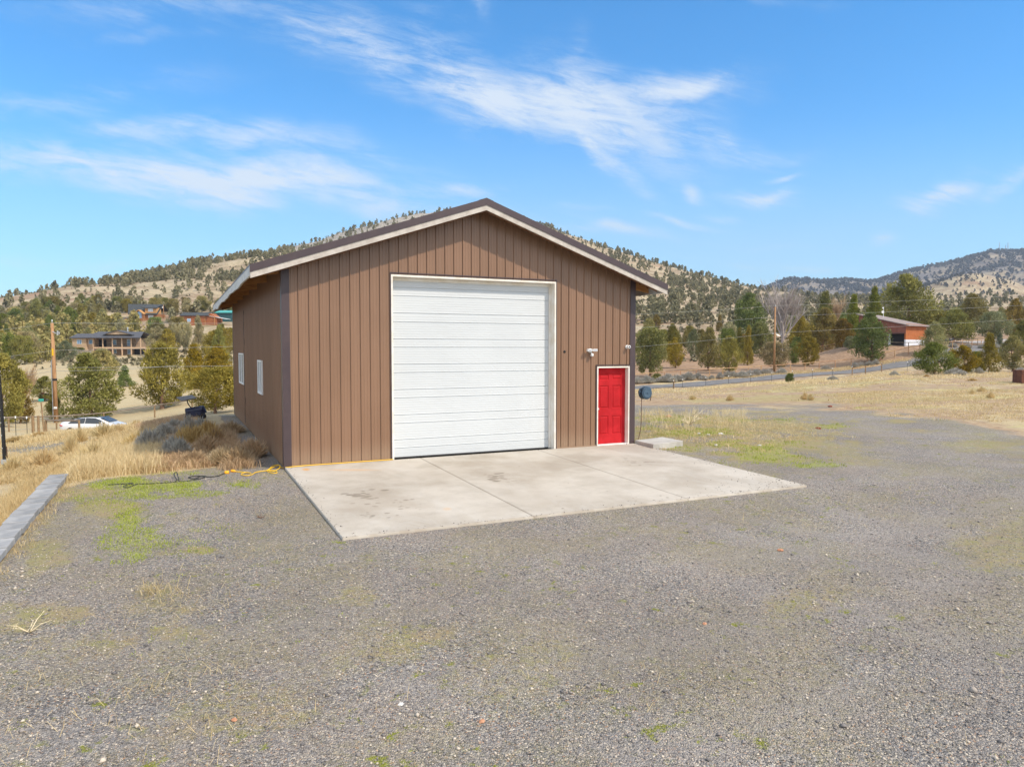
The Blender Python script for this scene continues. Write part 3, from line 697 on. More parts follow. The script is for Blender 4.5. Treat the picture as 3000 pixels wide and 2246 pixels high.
# eave fascia along both sides: a slightly sagging board
for sx, xf in ((1, -EO), (-1, W+EO)):
    ys = np.linspace(-OV+.055, LEN+OV-.055, 40); mb = MB()
    sag = [(.020*math.sin(k*.55)+.012*math.sin(k*1.3+1)) * min(1, k/8) for k in range(40)]
    if sx == 1: sag = [s_-(.05*math.exp(-((k-31)/2.2)**2)) for k, s_ in enumerate(sag)]
    zt, zb = roofz(xf)-.034, roofz(xf)-.225
    for k in range(39):
        x0_, x1_ = xf+sx*.002, xf+sx*.040; a, b = float(ys[k]), float(ys[k+1])
        mb.quad((x0_, a, zb+sag[k]), (x0_, b, zb+sag[k+1]), (x0_, b, zt), (x0_, a, zt))
        mb.quad((x1_, a, zb+sag[k]), (x1_, b, zb+sag[k+1]), (x1_, b, zt), (x1_, a, zt))
        mb.quad((x0_, a, zb+sag[k]), (x1_, a, zb+sag[k]), (x1_, b, zb+sag[k+1]), (x0_, b, zb+sag[k+1]))
    mb.quad((x0_, a, zb), (x1_, a, zb), (x1_, a, zt), (x0_, a, zt)); a = float(ys[0]); mb.quad((x0_, a, zb), (x1_, a, zb), (x1_, a, zt), (x0_, a, zt))
    mb.build('eave_fascia', 'fascia', shop)
    # truss tails under the open eaves
    for k in range(7):
        y = .28+k*2.28; xa = xf+sx*.045; xb = (0-.03) if sx == 1 else (W+.03)
        mb = MB(); mb.prism([(xa, roofz(xa)-.05), (xb, roofz(xb)-.05), (xb, roofz(xb)-.31), (xa, roofz(xa)-.19)], 1, y-.02, y+.02)
        mb.build('truss_tail', 'lumber', shop)
    mb = MB()
    for k in range(3):
        x = xf+sx*(.10+k*.25); mb.box(x-.02, x+.02, -OV+.10, LEN+OV-.1, roofz(x)-.075, roofz(x)-.034)
    mb.build('purlin', 'purlin', shop)
# garage door
gd = MB(); gd.cur = 0
ring = MB()
for (a, b, c, d) in ((G0, G0+.045, -.01, GH), (G1-.045, G1, -.01, GH)): ring.box(a, b, -.030, .20, c, d-.045)
ring.box(G0, G1, -.030, .20, GH-.045, GH)
fr = ring.build('door_frame', 'jamb', shop, bevel=.004, label='weathered white timber frame round the roll-up door')
mb = MB()
for (x0_, x1_, z0_, z1_) in ((G0-.028, G0-.001, -.01, GH+.03), (G1+.001, G1+.022, -.01, GH+.03), (G0-.028, G1+.022, GH+.0305, GH+.052), (M0-.026, M0-.001, -.01, MH+.03), (M0-.026, M1+.004, MH+.0305, MH+.048)):
    mb.box(x0_, x1_, -.034, .0, z0_, z1_)
mb.build('opening_trim', 'trim', shop)
mb = MB(); mb.box(G0+.046, G0+.10, .175, .20, 0, GH-.05); mb.box(G1-.10, G1-.046, .175, .20, 0, GH-.05); mb.box(G0+.046, G1-.046, .168, .20, GH-.12, GH-.05)
mb.build('door_stop', 'jamb', fr)
lines = [4.180-.0, 4.03, 3.835, 3.435, 3.225, 2.825, 2.625, 2.225, 2.025, 1.625, 1.425, 1.020, .825, .430, .230]
lines = [(1550-y)/1455*4.20 for y in (147, 215, 355, 428, 568, 636, 776, 845, 985, 1054, 1195, 1264, 1400, 1470)]
zz = [(.024, 0)]
allz = sorted([(z, 1) for z in lines])
prev = .045
for z, k in allz+[(GH-.05, 1)]:
    q = prev+.060
    while q < z-.045:
        zz += [(q-.006, 0), (q-.002, .0045), (q+.002, .0045), (q+.006, 0)]; q += .058
    if z < GH-.06: zz += [(z-.014, 0), (z-.009, .014), (z+.004, .014), (z+.018, -.006), (z+.026, 0)]
    prev = z
zz.append((GH-.05, 0))
mb = MB()
for (za, oa), (zb, ob) in zip(zz, zz[1:]):
    mb.quad((G0+.05, .205+oa, za), (G1-.05, .205+oa, za), (G1-.05, .205+ob, zb), (G0+.05, .205+ob, zb))
gdo = mb.build('garage_door', 'gdoor', shop, label='white ribbed sectional roll-up door')
mb = MB(); mb.box(G0+.05, G1-.05, .206, .235, .002, .024); mb.build('bottom_seal', 'gseal', gdo)
mb = MB(); mb.box(G0-.2, G1+.2, .30, .34, -.3, GH); mb.build('door_backing', 'dark', gdo)
# entry door
ring = MB()
for (a, b) in ((M0, M0+.04), (M1-.04, M1)): ring.box(a, b, -.028, .17, -.005, MH-.04)
ring.box(M0, M1, -.028, .17, MH-.04, MH)
efr = ring.build('entry_frame', 'jamb', shop, bevel=.003)
mb = MB(); mb.box(M0+.04, M1-.04, -.03, .16, -.012, .018); mb.build('threshold', 'white', efr)
def door_face(x0, x1, z0, z1, y, panels):
    mb = MB(); xs = sorted({x0, x1, *[p for q in panels for p in q[:2]]}); zs = sorted({z0, z1, *[p for q in panels for p in q[2:]]})
    for a, b in zip(xs, xs[1:]):
        for c, d in zip(zs, zs[1:]):
            if any(abs(a-q[0]) < 1e-6 and c >= q[2]-1e-6 and d <= q[3]+1e-6 for q in panels): continue
            mb.quad((a, y, c), (b, y, c), (b, y, d), (a, y, d))
    for (a, b, c, d) in panels:
        rings = [(0, 0), (.012, .016), (.026, .016), (.050, .001)]
        R_ = [[(a+i, y+o, c+i), (b-i, y+o, c+i), (b-i, y+o, d-i), (a+i, y+o, d-i)] for i, o in rings]
        for p, q in zip(R_, R_[1:]):
            for k in range(4): mb.quad(p[k], p[(k+1) % 4], q[(k+1) % 4], q[k])
        mb.quad(*R_[-1])
    return mb
dx0, dx1 = M0+.042, M1-.042; s_ = (dx1-dx0)/.91
cols_ = [(dx0+.12*s_, dx0+.40*s_), (dx0+.51*s_, dx0+.79*s_)]; rows_ = [(.27, .78), (.985, 1.61), (1.76, 1.92)]
mb = door_face(dx0, dx1, .022, MH-.045, .125, [(c[0], c[1], r[0], r[1]) for c in cols_ for r in rows_])
mb.box(dx0, dx1, .140, .165, .022, MH-.045)
ed = mb.build('entry_door', 'red', shop, label='red six-panel entry door')
mb = MB(); mb.tube([(dx0+.065, .124, .98), (dx0+.065, .09, .98)], .012, 10); mb.tube([(dx0+.065, .095, .98), (dx0+.065, .078, .98), (dx0+.065, .058, .98), (dx0+.065, .05, .98)], [.018, .030, .028, .012], 12)
mb.build('door_knob', 'steel', ed, smooth=True)
# side windows
for (y0_, y1_, z0_, z1_) in WINS:
    mb = MB(); t = .05; ym = (y0_+y1_)/2
    for (a, b, c, d) in ((y0_, y1_, z0_, z0_+t), (y0_, y1_, z1_-t, z1_), (y0_, y0_+t, z0_+t, z1_-t), (y1_-t, y1_, z0_+t, z1_-t), (ym-.03, ym+.03, z0_+t, z1_-t)):
        mb.box(-.050, .03, a, b, c, d)
    w_ = mb.build('window', 'white', shop, bevel=.004)
    mb = MB(); mb.box(-.02, -.010, y0_+t, y1_-t, z0_+t, z1_-t); mb.build('pane', 'glass', w_)
mb = MB(); pts = [(-.026, 9.3+.08*math.sin(k*1.7), .1+k*.27) for k in range(15)]; mb.tube(pts, .008, 5); mb.build('wall_cable', 'black', shop)

# things fixed to the workshop
def lathe(mb, prof, c, axis='y', n=20):
    o = len(mb.v)
    for (r, t) in prof:
        for k in range(n):
            a = 2*math.pi*k/n; u, v = r*math.cos(a), r*math.sin(a)
            mb.v.append((c[0]+u, c[1]+t, c[2]+v) if axis == 'y' else (c[0]+u, c[1]+v, c[2]+t) if axis == 'z' else (c[0]+t, c[1]+u, c[2]+v))
    for i in range(len(prof)-1):
        for k in range(n):
            mb.f.append([o+i*n+k, o+i*n+(k+1) % n, o+(i+1)*n+(k+1) % n, o+(i+1)*n+k]); mb.mi.append(mb.cur)
    mb.f.append([o+k for k in range(n)]); mb.mi.append(mb.cur); e = o+(len(prof)-1)*n; mb.f.append([e+k for k in range(n)]); mb.mi.append(mb.cur)
p = on_plane(1727, 1027, 1, 0)
fl = empty('flood_light', p, label='white twin-head flood light with a motion sensor on the brown wall', cat='light')
mb = MB(); lathe(mb, [(.055, -.02), (.055, -.045), (.03, -.06)], (0, 0, 0)); mb.build('mounting_plate', 'white', fl, smooth=False)
for s_ in (-1, 1):
    mb = MB(); mb.tube([(0, -.055, 0), (s_*.05, -.09, .01), (s_*.07, -.10, .015)], .014, 8)
    mb.box(s_*.085-.065, s_*.085+.065, -.165, -.085, -.020, .045); h = mb.build('lamp_head', 'white', fl, bevel=.012)
    mb = MB(); mb.box(s_*.085-.052, s_*.085+.052, -.167, -.1655, -.014, .036); mb.build('lens', 'lampglass', h)
mb = MB(); mb.tube([(0, -.055, -.01), (.0, -.08, -.05), (.012, -.09, -.09)], .013, 8); mb.tube([(.015, -.095, -.075), (.018, -.098, -.095), (.02, -.10, -.14), (.02, -.10, -.155)], [.03, .042, .042, .025], 14)
mb.build('motion_sensor', 'white', fl, smooth=True)
p = on_plane(1836.5, 1016, 1, 0)
sc_ = empty('security_camera', p, label='small round white security camera near the corner trim', cat='camera')
mb = MB(); lathe(mb, [(.05, -.005), (.05, -.03), (.035, -.04)], (-.01, 0, 0)); lathe(mb, [(.02, -.035), (.042, -.05), (.045, -.12), (.036, -.128)], (0, 0, 0)); mb.build('housing', 'white', sc_)
mb = MB(); lathe(mb, [(.022, -.127), (.022, -.134)], (0, 0, 0)); mb.build('lens', 'black', sc_)
p = on_plane(1653.5, 1030, 1, 0)
mb = MB(); lathe(mb, [(.034, -.0), (.034, -.012), (.026, -.018), (.024, -.010)], p); mb.build('wall_vent', 'black', label='small black round fitting on the brown wall between the doors', cat='vent')
# hose reel
hp = Vector((W+.026, .55, 0)); c = at(1890, 1151, 20.45)
hr = empty('hose_reel', (hp.x, c.y, c.z), label='blue-grey retractable hose reel on the corner of the workshop', cat='hose reel')
ox = c.x-hp.x
mb = MB(); mb.box(0, .02, -.08, .08, -.13, .13); mb.box(.02, .09, -.03, .03, -.10, -.04); mb.box(.02, .09, -.03, .03, .05, .10); mb.tube([(.09, 0, -.13), (.09, 0, .12)], .018, 8); mb.build('wall_bracket', 'galv', hr)
mb = MB(); lathe(mb, [(.12, -.105), (.165, -.10), (.178, -.085), (.178, -.06), (.168, -.055), (.168, .055), (.178, .06), (.178, .085), (.165, .10), (.12, .105)], (ox, 0, 0), n=36); body = mb.build('drum', 'reel', hr)
mb = MB(); lathe(mb, [(.128, -.104), (.128, -.114), (.116, -.114), (.112, -.107)], (ox, 0, 0), n=36); lathe(mb, [(.030, -.106), (.028, -.122), (.01, -.126)], (ox+.02, 0, .01), n=16); mb.box(ox-.07, ox+.01, -.118, -.105, .0, .014); mb.build('face_disc', 'reelface', body)
mb = MB(); mb.tube([(ox-.165, 0, -.08), (ox-.21, 0, -.02), (ox-.215, 0, .05), (ox-.17, 0, .14), (ox-.06, 0, .185), (ox+.05, 0, .185), (ox+.15, 0, .155), (ox+.19, 0, .10), (ox+.17, 0, .05)], .021, 8, False)
mb.box(ox-.225, ox-.15, -.03, .03, .02, .06); mb.box(ox+.13, ox+.20, -.035, .035, .06, .13); mb.build('handle', 'reel', hr, bevel=.005)
mb = MB(); mb.tube([(ox+.19, 0, .09), (ox+.215, 0, .0), (ox+.21, 0, -.12), (ox+.18, 0, -.23)], .011, 7); mb.build('hose_end', 'hose', hr, smooth=True)
mb = MB(); gz = -c.z
pts = [(ox-.12, 0, -.14), (ox-.14, -.02, -.4), (ox-.15, -.03, -.8), (ox-.16, -.03, gz+.4), (ox-.20, -.04, gz+.18), (ox-.26, -.06, gz+.05), (ox-.30, -.1, gz+.02)]
mb.tube(pts, .010, 7); mb.build('feed_hose', 'hose', hr, smooth=True)

# ------------------------------------------------------------------ concrete
def slab_z(y): return .0 + .0225*y
def conc_mat():
    m = bpy.data.materials.new('slab'); m.use_nodes = True; T = NT(m.node_tree); T.n.clear()
    out = T('ShaderNodeOutputMaterial'); b = T('ShaderNodeBsdfPrincipled', {'Roughness': .88, 'Specular IOR Level': .3}); T.l.new(b.outputs[0], out.inputs[0])
    tc = T('ShaderNodeTexCoord').outputs['Object']
    A = lambda n: T('ShaderNodeAttribute', attribute_name=n).outputs['Fac']
    n1 = T.noise(tc, .55, 5, .6); n2 = T.noise(tc, 3.2, 6, .7); n3 = T.noise(tc, 45, 3, .6)
    c = T.mix(T.ramp(n1, .35, .62), (.39, .345, .285), (.50, .455, .39))
    c = T.mix(T.math('MULTIPLY', T.ramp(n2, .45, .72), .30), c, (.32, .285, .235))
    c = T.mix(T.math('MULTIPLY', T.ramp(T.noise(T('ShaderNodeMapping', {'Vector': tc, 'Scale': (1, .35, 1)}).outputs[0], 1.3, 6, .7, .8), .48, .7), .30), c, (.55, .53, .49))
    c = T.mix(T.math('MULTIPLY', T.ramp(n3, .56, .75), .16), c, (.28, .25, .21))
    c = T.mix(A('stain'), c, (.11, .088, .065)); c = T.mix(A('rust'), c, (.62, .30, .06)); c = T.mix(A('tan'), c, (.29, .235, .175))
    T.l.new(c, b.inputs['Base Color'])
    bn = T('ShaderNodeBump', {'Strength': 1., 'Distance': .0025, 'Height': n3}); T.l.new(bn.outputs[0], b.inputs['Normal'])
    MATS['slab'] = m
conc_mat()
SW = W+.02; SD = 5.957
jl = [(on_plane(1232, 1340, 2, 0).x+on_plane(1567, 1512, 2, -.12).x)/2, (on_plane(1583, 1318, 2, 0).x+on_plane(2020, 1460, 2, -.11).x)/2]
def make_slab():
    st = .022; xs = np.arange(-.005, SW+.001, st); ys = np.arange(-SD, -.004, st); X_, Y_ = np.meshgrid(xs, ys, indexing='ij')
    Z_ = slab_z(Y_)
    gr = np.zeros_like(X_)
    for j in jl: gr = np.maximum(gr, np.exp(-((X_-j)/.012)**2))
    gr2 = np.exp(-((Y_+SD*.47)/.010)**2)*.35
    Z_ = Z_ - .012*gr - .006*gr2
    px, py = proj(X_, Y_, Z_)
    stain = gr*.75+gr2*.45; rust = np.zeros_like(X_); tan = np.zeros_like(X_)
    r = np.random.default_rng(3)
    def spots(cx_, cy_, sx, sy, n, size, k):
        nonlocal stain
        for _ in range(n):
            q = gpt(cx_+r.normal()*sx, cy_+r.normal()*sy, -.05); s0 = size*(.5+r.random()); 
            stain = np.maximum(stain, k*(.6+.4*r.random())*sstep(np.hypot(X_-q.x, (Y_-q.y)*1.2)+(r.random()-.5)*.01, s0, s0*.55))
    spots(1070, 1445, 28, 5, 16, .075, .75); spots(1125, 1473, 60, 12, 22, .045, .6); spots(1085, 1500, 25, 3, 6, .04, .4)
    spots(1455, 1392, 22, 6, 16, .075, .75); spots(1490, 1404, 14, 3, 6, .04, .5); spots(1870, 1355, 28, 4, 12, .055, .5); spots(1845, 1347, 25, 3, 7, .05, .4)
    spots(1590, 1500, 14, 3, 7, .04, .4); spots(1900, 1440, 170, 22, 26, .022, .8); spots(2240, 1420, 60, 5, 12, .020, .9); spots(2180, 1395, 60, 12, 12, .018, .8); spots(1300, 1460, 200, 40, 14, .014, .7)
    nz = fbm(X_/.6+4, Y_/.6, 4)
    for (a, b, rx, ry, k) in ((1120, 1470, 150, 40, .38), (1500, 1370, 150, 45, .42), (1250, 1400, 160, 22, .25), (1900, 1360, 150, 20, .28), (1100, 1415, 200, 12, .15), (1560, 1455, 140, 25, .25), (1680, 1345, 120, 15, .25), (1150, 1500, 120, 20, .15)):
        tan = np.maximum(tan, k*sstep(np.sqrt(((px-a)/rx)**2+((py-b)/ry)**2)+(nz-.5)*1.6, 1.3, .2))
    rust = np.maximum(rust, .8*sstep(np.hypot((px-897)/14, (py-1375)/4)+(nz-.5), 1.3, .3)); rust = np.maximum(rust, .25*sstep(np.hypot((px-1310)/14, (py-1490)/5)+(nz-.5), 1.3, .3))
    rust = np.maximum(rust, .3*sstep(np.hypot((px-1020)/90, (py-1376)/3)+(nz-.5), 1.3, .3))
    dirt = sstep(SD+Y_, .10, .0)*sstep(fbm(X_/.15, Y_/.15, 3), .4, .6)*.4; tan = np.maximum(tan, dirt)
    n1, n2 = X_.shape; idx = np.arange(n1*n2).reshape(n1, n2)
    f = np.stack([idx[:-1, :-1], idx[1:, :-1], idx[1:, 1:], idx[:-1, 1:]], -1).reshape(-1, 4)
    v = np.stack([X_, Y_, Z_], -1).reshape(-1, 3)
    # skirt down the edges
    ed = np.concatenate([idx[:, 0], idx[-1, 1:], idx[::-1, -1][1:], idx[0, ::-1][1:]])
    vb = v[ed].copy(); vb[:, 2] -= .12; o = len(v); k = np.arange(len(ed)-1)
    fs = np.stack([ed[:-1], o+k, o+k+1, ed[1:]], -1)
    v = np.concatenate([v, vb]); f = np.concatenate([f, fs])
    z0 = np.zeros(len(vb)); A = lambda a: ('POINT', 'FLOAT', np.concatenate([a.ravel(), z0]))
    A2 = lambda a: ('POINT', 'FLOAT', np.concatenate([a.ravel(), z0+.55]))
    me = np_mesh('concrete_apron', v, f, False, {'stain': A2(stain), 'rust': A(rust), 'tan': A(tan)})
    link('concrete_apron', me, None, ['slab'], kind='structure')
make_slab()
# small thick pad right of the corner
def small_pad():
    zt = .085
    c4 = [gpt(1858, 1287, zt), gpt(1942, 1280, zt), gpt(2003, 1293, zt), gpt(1915, 1303, zt)]
    ps = [gpt(1860, 1289, zt), gpt(1915, 1301, zt), gpt(2002, 1291, zt), gpt(1941, 1279.5, zt)]
    mb = MB(); n = len(ps); pts = []
    for i in range(4):
        a, b = ps[i], ps[(i+1) % 4]
        for k in range(7):
            t = k/7; q = a.lerp(b, t); pts.append((q.x+random.uniform(-.012, .012), q.y+random.uniform(-.012, .012)))
    vs = [(x, y, zt) for x, y in pts]+[(x+random.uniform(-.02, .02), y+random.uniform(-.02, .02), -.12) for x, y in pts]; N = len(pts)
    mb.add(vs, [tuple(range(N)), tuple(range(N, 2*N))[::-1]]+[(i, (i+1) % N, N+(i+1) % N, N+i) for i in range(N)])
    mb.build('concrete_step', 'conc', bevel=.008, label='small thick concrete slab on the grass at the right corner of the workshop', cat='concrete slab')
small_pad()
# low block wall at the left edge of the yard
def block_wall():
    root = empty('block_wall', (WL1[0], WL1[1], -.2), label='low curb of grey concrete cap blocks along the left edge of the yard', cat='wall')
    a = Vector((WL1[0], WL1[1], 0)); b = Vector((WL0[0], WL0[1], 0)); dv = (b-a).normalized(); nv = Vector((dv.y, -dv.x, 0))
    if pad_side((a+nv).x, (a+nv).y) > 0: nv = -nv
    L = (b-a).length; s_ = 0; i = 0
    while s_ < L:
        w = random.choice([.42, .46, .52]); dz = random.uniform(-.006, .006); off = random.uniform(-.012, .012)
        zc = padz(0, (a+dv*s_).y)+.115+dz
        c_ = a+dv*(s_+w/2)+nv*(.165+off)
        mb = MB(); mb.box(-w/2+.004, w/2-.004, -.165, .165, -.09, 0)
        o = mb.build('cap_block', 'block', root, bevel=.008)
        o.location = (c_.x-root.location.x, c_.y-root.location.y, zc-root.location.z); o.rotation_euler = (random.uniform(-.008, .008), random.uniform(-.008, .008), math.atan2(dv.y, dv.x)+random.uniform(-.012, .012))
        s_ += w; i += 1
    mb = MB(); n_ = 30
    for k in range(n_):
        p0 = a+dv*(L*k/n_)+nv*.02; p1 = a+dv*(L*(k+1)/n_)+nv*.02; q0 = p0+nv*.28; q1 = p1+nv*.28
        z0 = padz(0, p0.y)+.02; z1 = padz(0, p1.y)+.02
        mb.add([(p0.x, p0.y, -1.3), (p1.x, p1.y, -1.3), (q1.x, q1.y, -1.3), (q0.x, q0.y, -1.3), (p0.x, p0.y, z0), (p1.x, p1.y, z1), (q1.x, q1.y, z1), (q0.x, q0.y, z0)], [(0,3,2,1),(4,5,6,7),(0,1,5,4),(1,2,6,5),(2,3,7,6),(3,0,4,7)])
    o = mb.build('wall_core', 'block', root); o.matrix_parent_inverse = Matrix.Translation(-root.location)
block_wall()
# cords
def smooth_path(pts, n=6):
    P_ = [Vector(p) for p in pts]; out = []
    for i in range(len(P_)-1):
        p0 = P_[max(i-1, 0)]; p1 = P_[i]; p2 = P_[i+1]; p3 = P_[min(i+2, len(P_)-1)]
        for k in range(n):
            t = k/n; out.append(.5*((2*p1)+(p2-p0)*t+(2*p0-5*p1+4*p2-p3)*t*t+(3*p1-p0-3*p2+p3)*t**3))
    out.append(P_[-1]); return out
def gp(px, py, dz=.012):
    q = gpt(px, py, -.05); return Vector((q.x, q.y, float(height(np.array([q.x]), np.array([q.y]), False)[0])+dz))
yc = empty('extension_cord', gp(690, 1385), label='bright yellow extension cord along the foot of the front wall and coiled at the corner', cat='cord')
pts = [Vector((G0+.02, -.05, .014)), Vector((1.9, -.050, .014)), Vector((1.2, -.055, .014)), Vector((.5, -.06, .014)), Vector((.08, -.10, .012))]
pts += [gp(822, 1371), gp(815, 1366, .03), gp(798, 1369, .03), gp(788, 1379), gp(802, 1381), gp(820, 1374, .03), gp(818, 1368, .04), gp(800, 1373, .03), gp(782, 1380), gp(800, 1386), gp(812, 1384), gp(800, 1379, .02), gp(775, 1380), gp(750, 1384), gp(738, 1390), gp(722, 1393), gp(706, 1390), gp(718, 1386, .02), gp(735, 1387, .02), gp(715, 1384), gp(690, 1383)]
mb = MB(); mb.tube([p-yc.location for p in smooth_path(pts)], .0095, 7); mb.build('cable', 'yellow', yc, smooth=True)
a, b = gp(690, 1383, .02)-yc.location, gp(677, 1382, .02)-yc.location
mb = MB(); mb.tube([a, a.lerp(b, .3), a.lerp(b, .8), b], [.012, .030, .036, .026], 12); mb.build('socket', 'orangeplug', yc, smooth=True)
bc = empty('power_cable', gp(640, 1388), label='black power cable lying across the green grass to the yellow cord', cat='cord')
pts = [gp(668, 1386), gp(655, 1388), gp(640, 1394), gp(615, 1397), gp(590, 1395), gp(570, 1402), gp(552, 1399), gp(575, 1397, .03), gp(600, 1398), gp(570, 1405), gp(530, 1410), gp(523, 1404, .04), gp(518, 1397, .10), gp(510, 1400, .08), gp(516, 1410, .02), gp(480, 1414), gp(440, 1416), gp(400, 1418), gp(375, 1427), gp(362, 1423), gp(390, 1417, .02), gp(350, 1418), gp(315, 1420)]
mb = MB(); mb.tube([p-bc.location for p in smooth_path(pts)], .010, 7); mb.build('cable', 'cable', bc, smooth=True)
a, b = gp(671, 1386, .02)-bc.location, gp(657, 1387, .02)-bc.location
mb = MB(); mb.tube([a, a.lerp(b, .2), a.lerp(b, .75), b], [.030, .046, .042, .022], 12); mb.build('plug', 'orangeplug', bc, smooth=True, label='yellow-orange plug')

# ------------------------------------------------------------------ plants
def crown_np(seed, style, lobes, leaves, leaf, trunk_h=.12):
    """crown in a unit box: x, y in -.5...5, z 0..1; returns verts, tris, clump value per vertex"""
    r = np.random.default_rng(seed); V = []; C = []
    def env(t):
        if style == 'cone': return .47*(1-t)**.75*min(1, (t-trunk_h+.10)/.16)+.02
        if style == 'round': return .48*math.sqrt(max(0, 1-((t-.55)/.50)**2))+.02
        if style == 'egg': return .47*math.sin(math.pi*min(1, max(0, (t-trunk_h+.06)/(1.06-trunk_h)))**.75)**.8+.02
        if style == 'flat': return .48*math.sqrt(max(0, 1-((t-.62)/.40)**2))+.02
        if style == 'bush': return .48*math.sqrt(max(0, 1-(t*.98)**2.4))+.01
        return .3
    ph = r.random(4)*6.28; lean = (r.random(2)-.5)*.14
    for i in range(lobes):
        t = trunk_h + (1-trunk_h)*((i+.5)/lobes)**(1.15 if style == 'cone' else .9); t = min(.97, t+r.normal()*.02)
        a = r.random()*6.28
        irr = 1+.26*math.sin(2*a+ph[0]+4*t)+.20*math.sin(3*a+ph[1]-9*t)+.12*math.sin(5*a+ph[2]+13*t)
        e = env(t)*irr
        rad = e*(.42+.58*math.sqrt(r.random()))
        s = .058+.050*r.random(); s *= (.65+.9*e/.5) if style != 'bush' else 1.1
        cx_, cy_ = rad*math.cos(a)*.92+lean[0]*t, rad*math.sin(a)*.92+lean[1]*t; cz_ = t
        n = int(leaves*(.6+.8*r.random()))
        p = r.normal(size=(n, 3)); p /= np.linalg.norm(p, axis=1)[:, None]+1e-6
        q = p*(.35+.65*r.random((n, 1))**.45)
        sq = np.array([s*1.15, s*1.15, s*.78]); c = q*sq + (cx_, cy_, cz_)
        # a leaf spray: small triangle, tangential-ish with random tilt
        nrm = p + r.normal(size=(n, 3))*.55 + (0, 0, .35); nrm /= np.linalg.norm(nrm, axis=1)[:, None]
        t1 = np.cross(nrm, r.normal(size=(n, 3))); t1 /= np.linalg.norm(t1, axis=1)[:, None]+1e-6; t2 = np.cross(nrm, t1)
        L = leaf*(.45+.8*r.random((n, 1)))
        ax = q*sq; ax = ax/(np.linalg.norm(ax, axis=1)[:, None]+1e-6)*.8+np.array([cx_, cy_, 0])*.7+r.normal(size=(n, 3))*.35+(0, 0, .55); ax /= np.linalg.norm(ax, axis=1)[:, None]
        sp_ = (r.random((n, 1)) < .62); sw = np.cross(ax, r.normal(size=(n, 3))); sw /= np.linalg.norm(sw, axis=1)[:, None]+1e-6
        tri1 = np.stack([c+t1*L, c-t1*L*.5+t2*L*.75, c-t1*L*.5-t2*L*.75], 1)
        tri2 = np.stack([c+ax*L*2.3, c-ax*L*.3+sw*L*.48, c-ax*L*.3-sw*L*.48], 1)
        tri = np.where(sp_[:, :, None], tri2, tri1)
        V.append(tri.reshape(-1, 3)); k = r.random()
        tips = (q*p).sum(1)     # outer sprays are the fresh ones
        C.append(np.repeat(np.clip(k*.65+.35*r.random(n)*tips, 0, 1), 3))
    V = np.concatenate(V); C = np.concatenate(C)
    V[:, 2] = np.clip(V[:, 2], .02, 1.05)
    return V, C
def crown_mesh(name, V, C):
    f = np.arange(len(V)).reshape(-1, 3)
    return np_mesh(name, V, f, False, {'clump': ('POINT', 'FLOAT', C)})
def trunk_mb(seed, lean=.0, base=.035, top=.75, limbs=7):
    r = random.Random(seed); mb = MB(); pts = [Vector((0, 0, -.03))]; x = y = 0
    for k in range(1, 8):
        x += r.uniform(-.018, .018)+lean; y += r.uniform(-.018, .018); pts.append(Vector((x, y, top*k/7)))
    rad = [base*1.35]+[base*(1-k/8.2) for k in range(1, 8)]
    mb.tube(pts, rad, 7)
    for i in range(limbs):
        k = r.randint(1, 5); a = r.uniform(0, 6.28); L = r.uniform(.18, .36); p = pts[k].lerp(pts[k+1], r.random())
        e = p+Vector((math.cos(a)*L, math.sin(a)*L, L*r.uniform(.35, .8)))
        mb.tube([p, p.lerp(e, .5)+Vector((0, 0, -.02)), e], [rad[k]*.55, rad[k]*.35, .004], 5, False)
    return mb
VAR = {}   # style -> list of (crown mesh, trunk mesh)
def variants(style, n, lobes, leaves, leaf, th):
    out = []
    for k in range(n):
        V, C = crown_np(100*hash_(style)+k, style, lobes, leaves, leaf, th)
        me = crown_mesh('crown', V, C)
        mb = trunk_mb(11*k+hash_(style), 0, .045 if style in ('round', 'egg', 'flat') else .035)
        tm = bpy.data.meshes.new('trunk'); tm.from_pydata(mb.v, [], mb.f)
        out.append((me, tm))
    VAR[style] = out
def hash_(s): return sum(ord(c)*(i+3) for i, c in enumerate(s)) % 97
variants('cone', 6, 105, 100, .022, .07); variants('egg', 8, 115, 105, .022, .10); variants('round', 5, 110, 105, .023, .14); variants('flat', 2, 90, 84, .024, .25); variants('bush', 4, 110, 95, .027, .03)
_cache = {}
def tree(name, px, d, h, w, style, fol, label, cat='tree', group=None, bark='bark', v=None, dz=-.05, pos=None, rz=None):
    """h, w in metres"""
    p = pos if pos is not None else ground_at(px, d, dz)
    v = random.randrange(len(VAR[style])) if v is None else v % len(VAR[style])
    key = (style, v, fol, bark)
    if key not in _cache:
        cm, tm = VAR[style][v]; cm = cm.copy(); tm = tm.copy(); cm.materials.clear(); cm.materials.append(MATS[fol]); tm.materials.clear(); tm.materials.append(MATS[bark]); _cache[key] = (cm, tm)
    cm, tm = _cache[key]
    root = empty(name, p, random.uniform(0, 6.28) if rz is None else rz, label=label, cat=cat, group=group)
    c = bpy.data.objects.new('crown', cm); col.objects.link(c); c.parent = root; c.scale = (w, w*random.uniform(.85, 1.1), h)
    t = bpy.data.objects.new('trunk', tm); col.objects.link(t); t.parent = root; t.scale = (min(w, h*.8)*.95, min(w, h*.8)*.95, h*.97)
    return root
def tpx(name, x0, x1, y0, yb, d, style, fol, label, **kw):
    """a tree whose crown spans x0..x1 with its top at y0 in the photo, standing d metres away; yb is the foot"""
    m = d/F; pxc = (x0+x1)/2
    g_ = ground_at(pxc, d); gy = proj(g_.x, g_.y, g_.z)[1]
    foot = yb if yb else gy
    return tree(name, pxc, d, max(1.2, (float(gy)-y0)*m), (x1-x0)*m*1.02, style, fol, label, **kw)
J = 'juniper_tree'
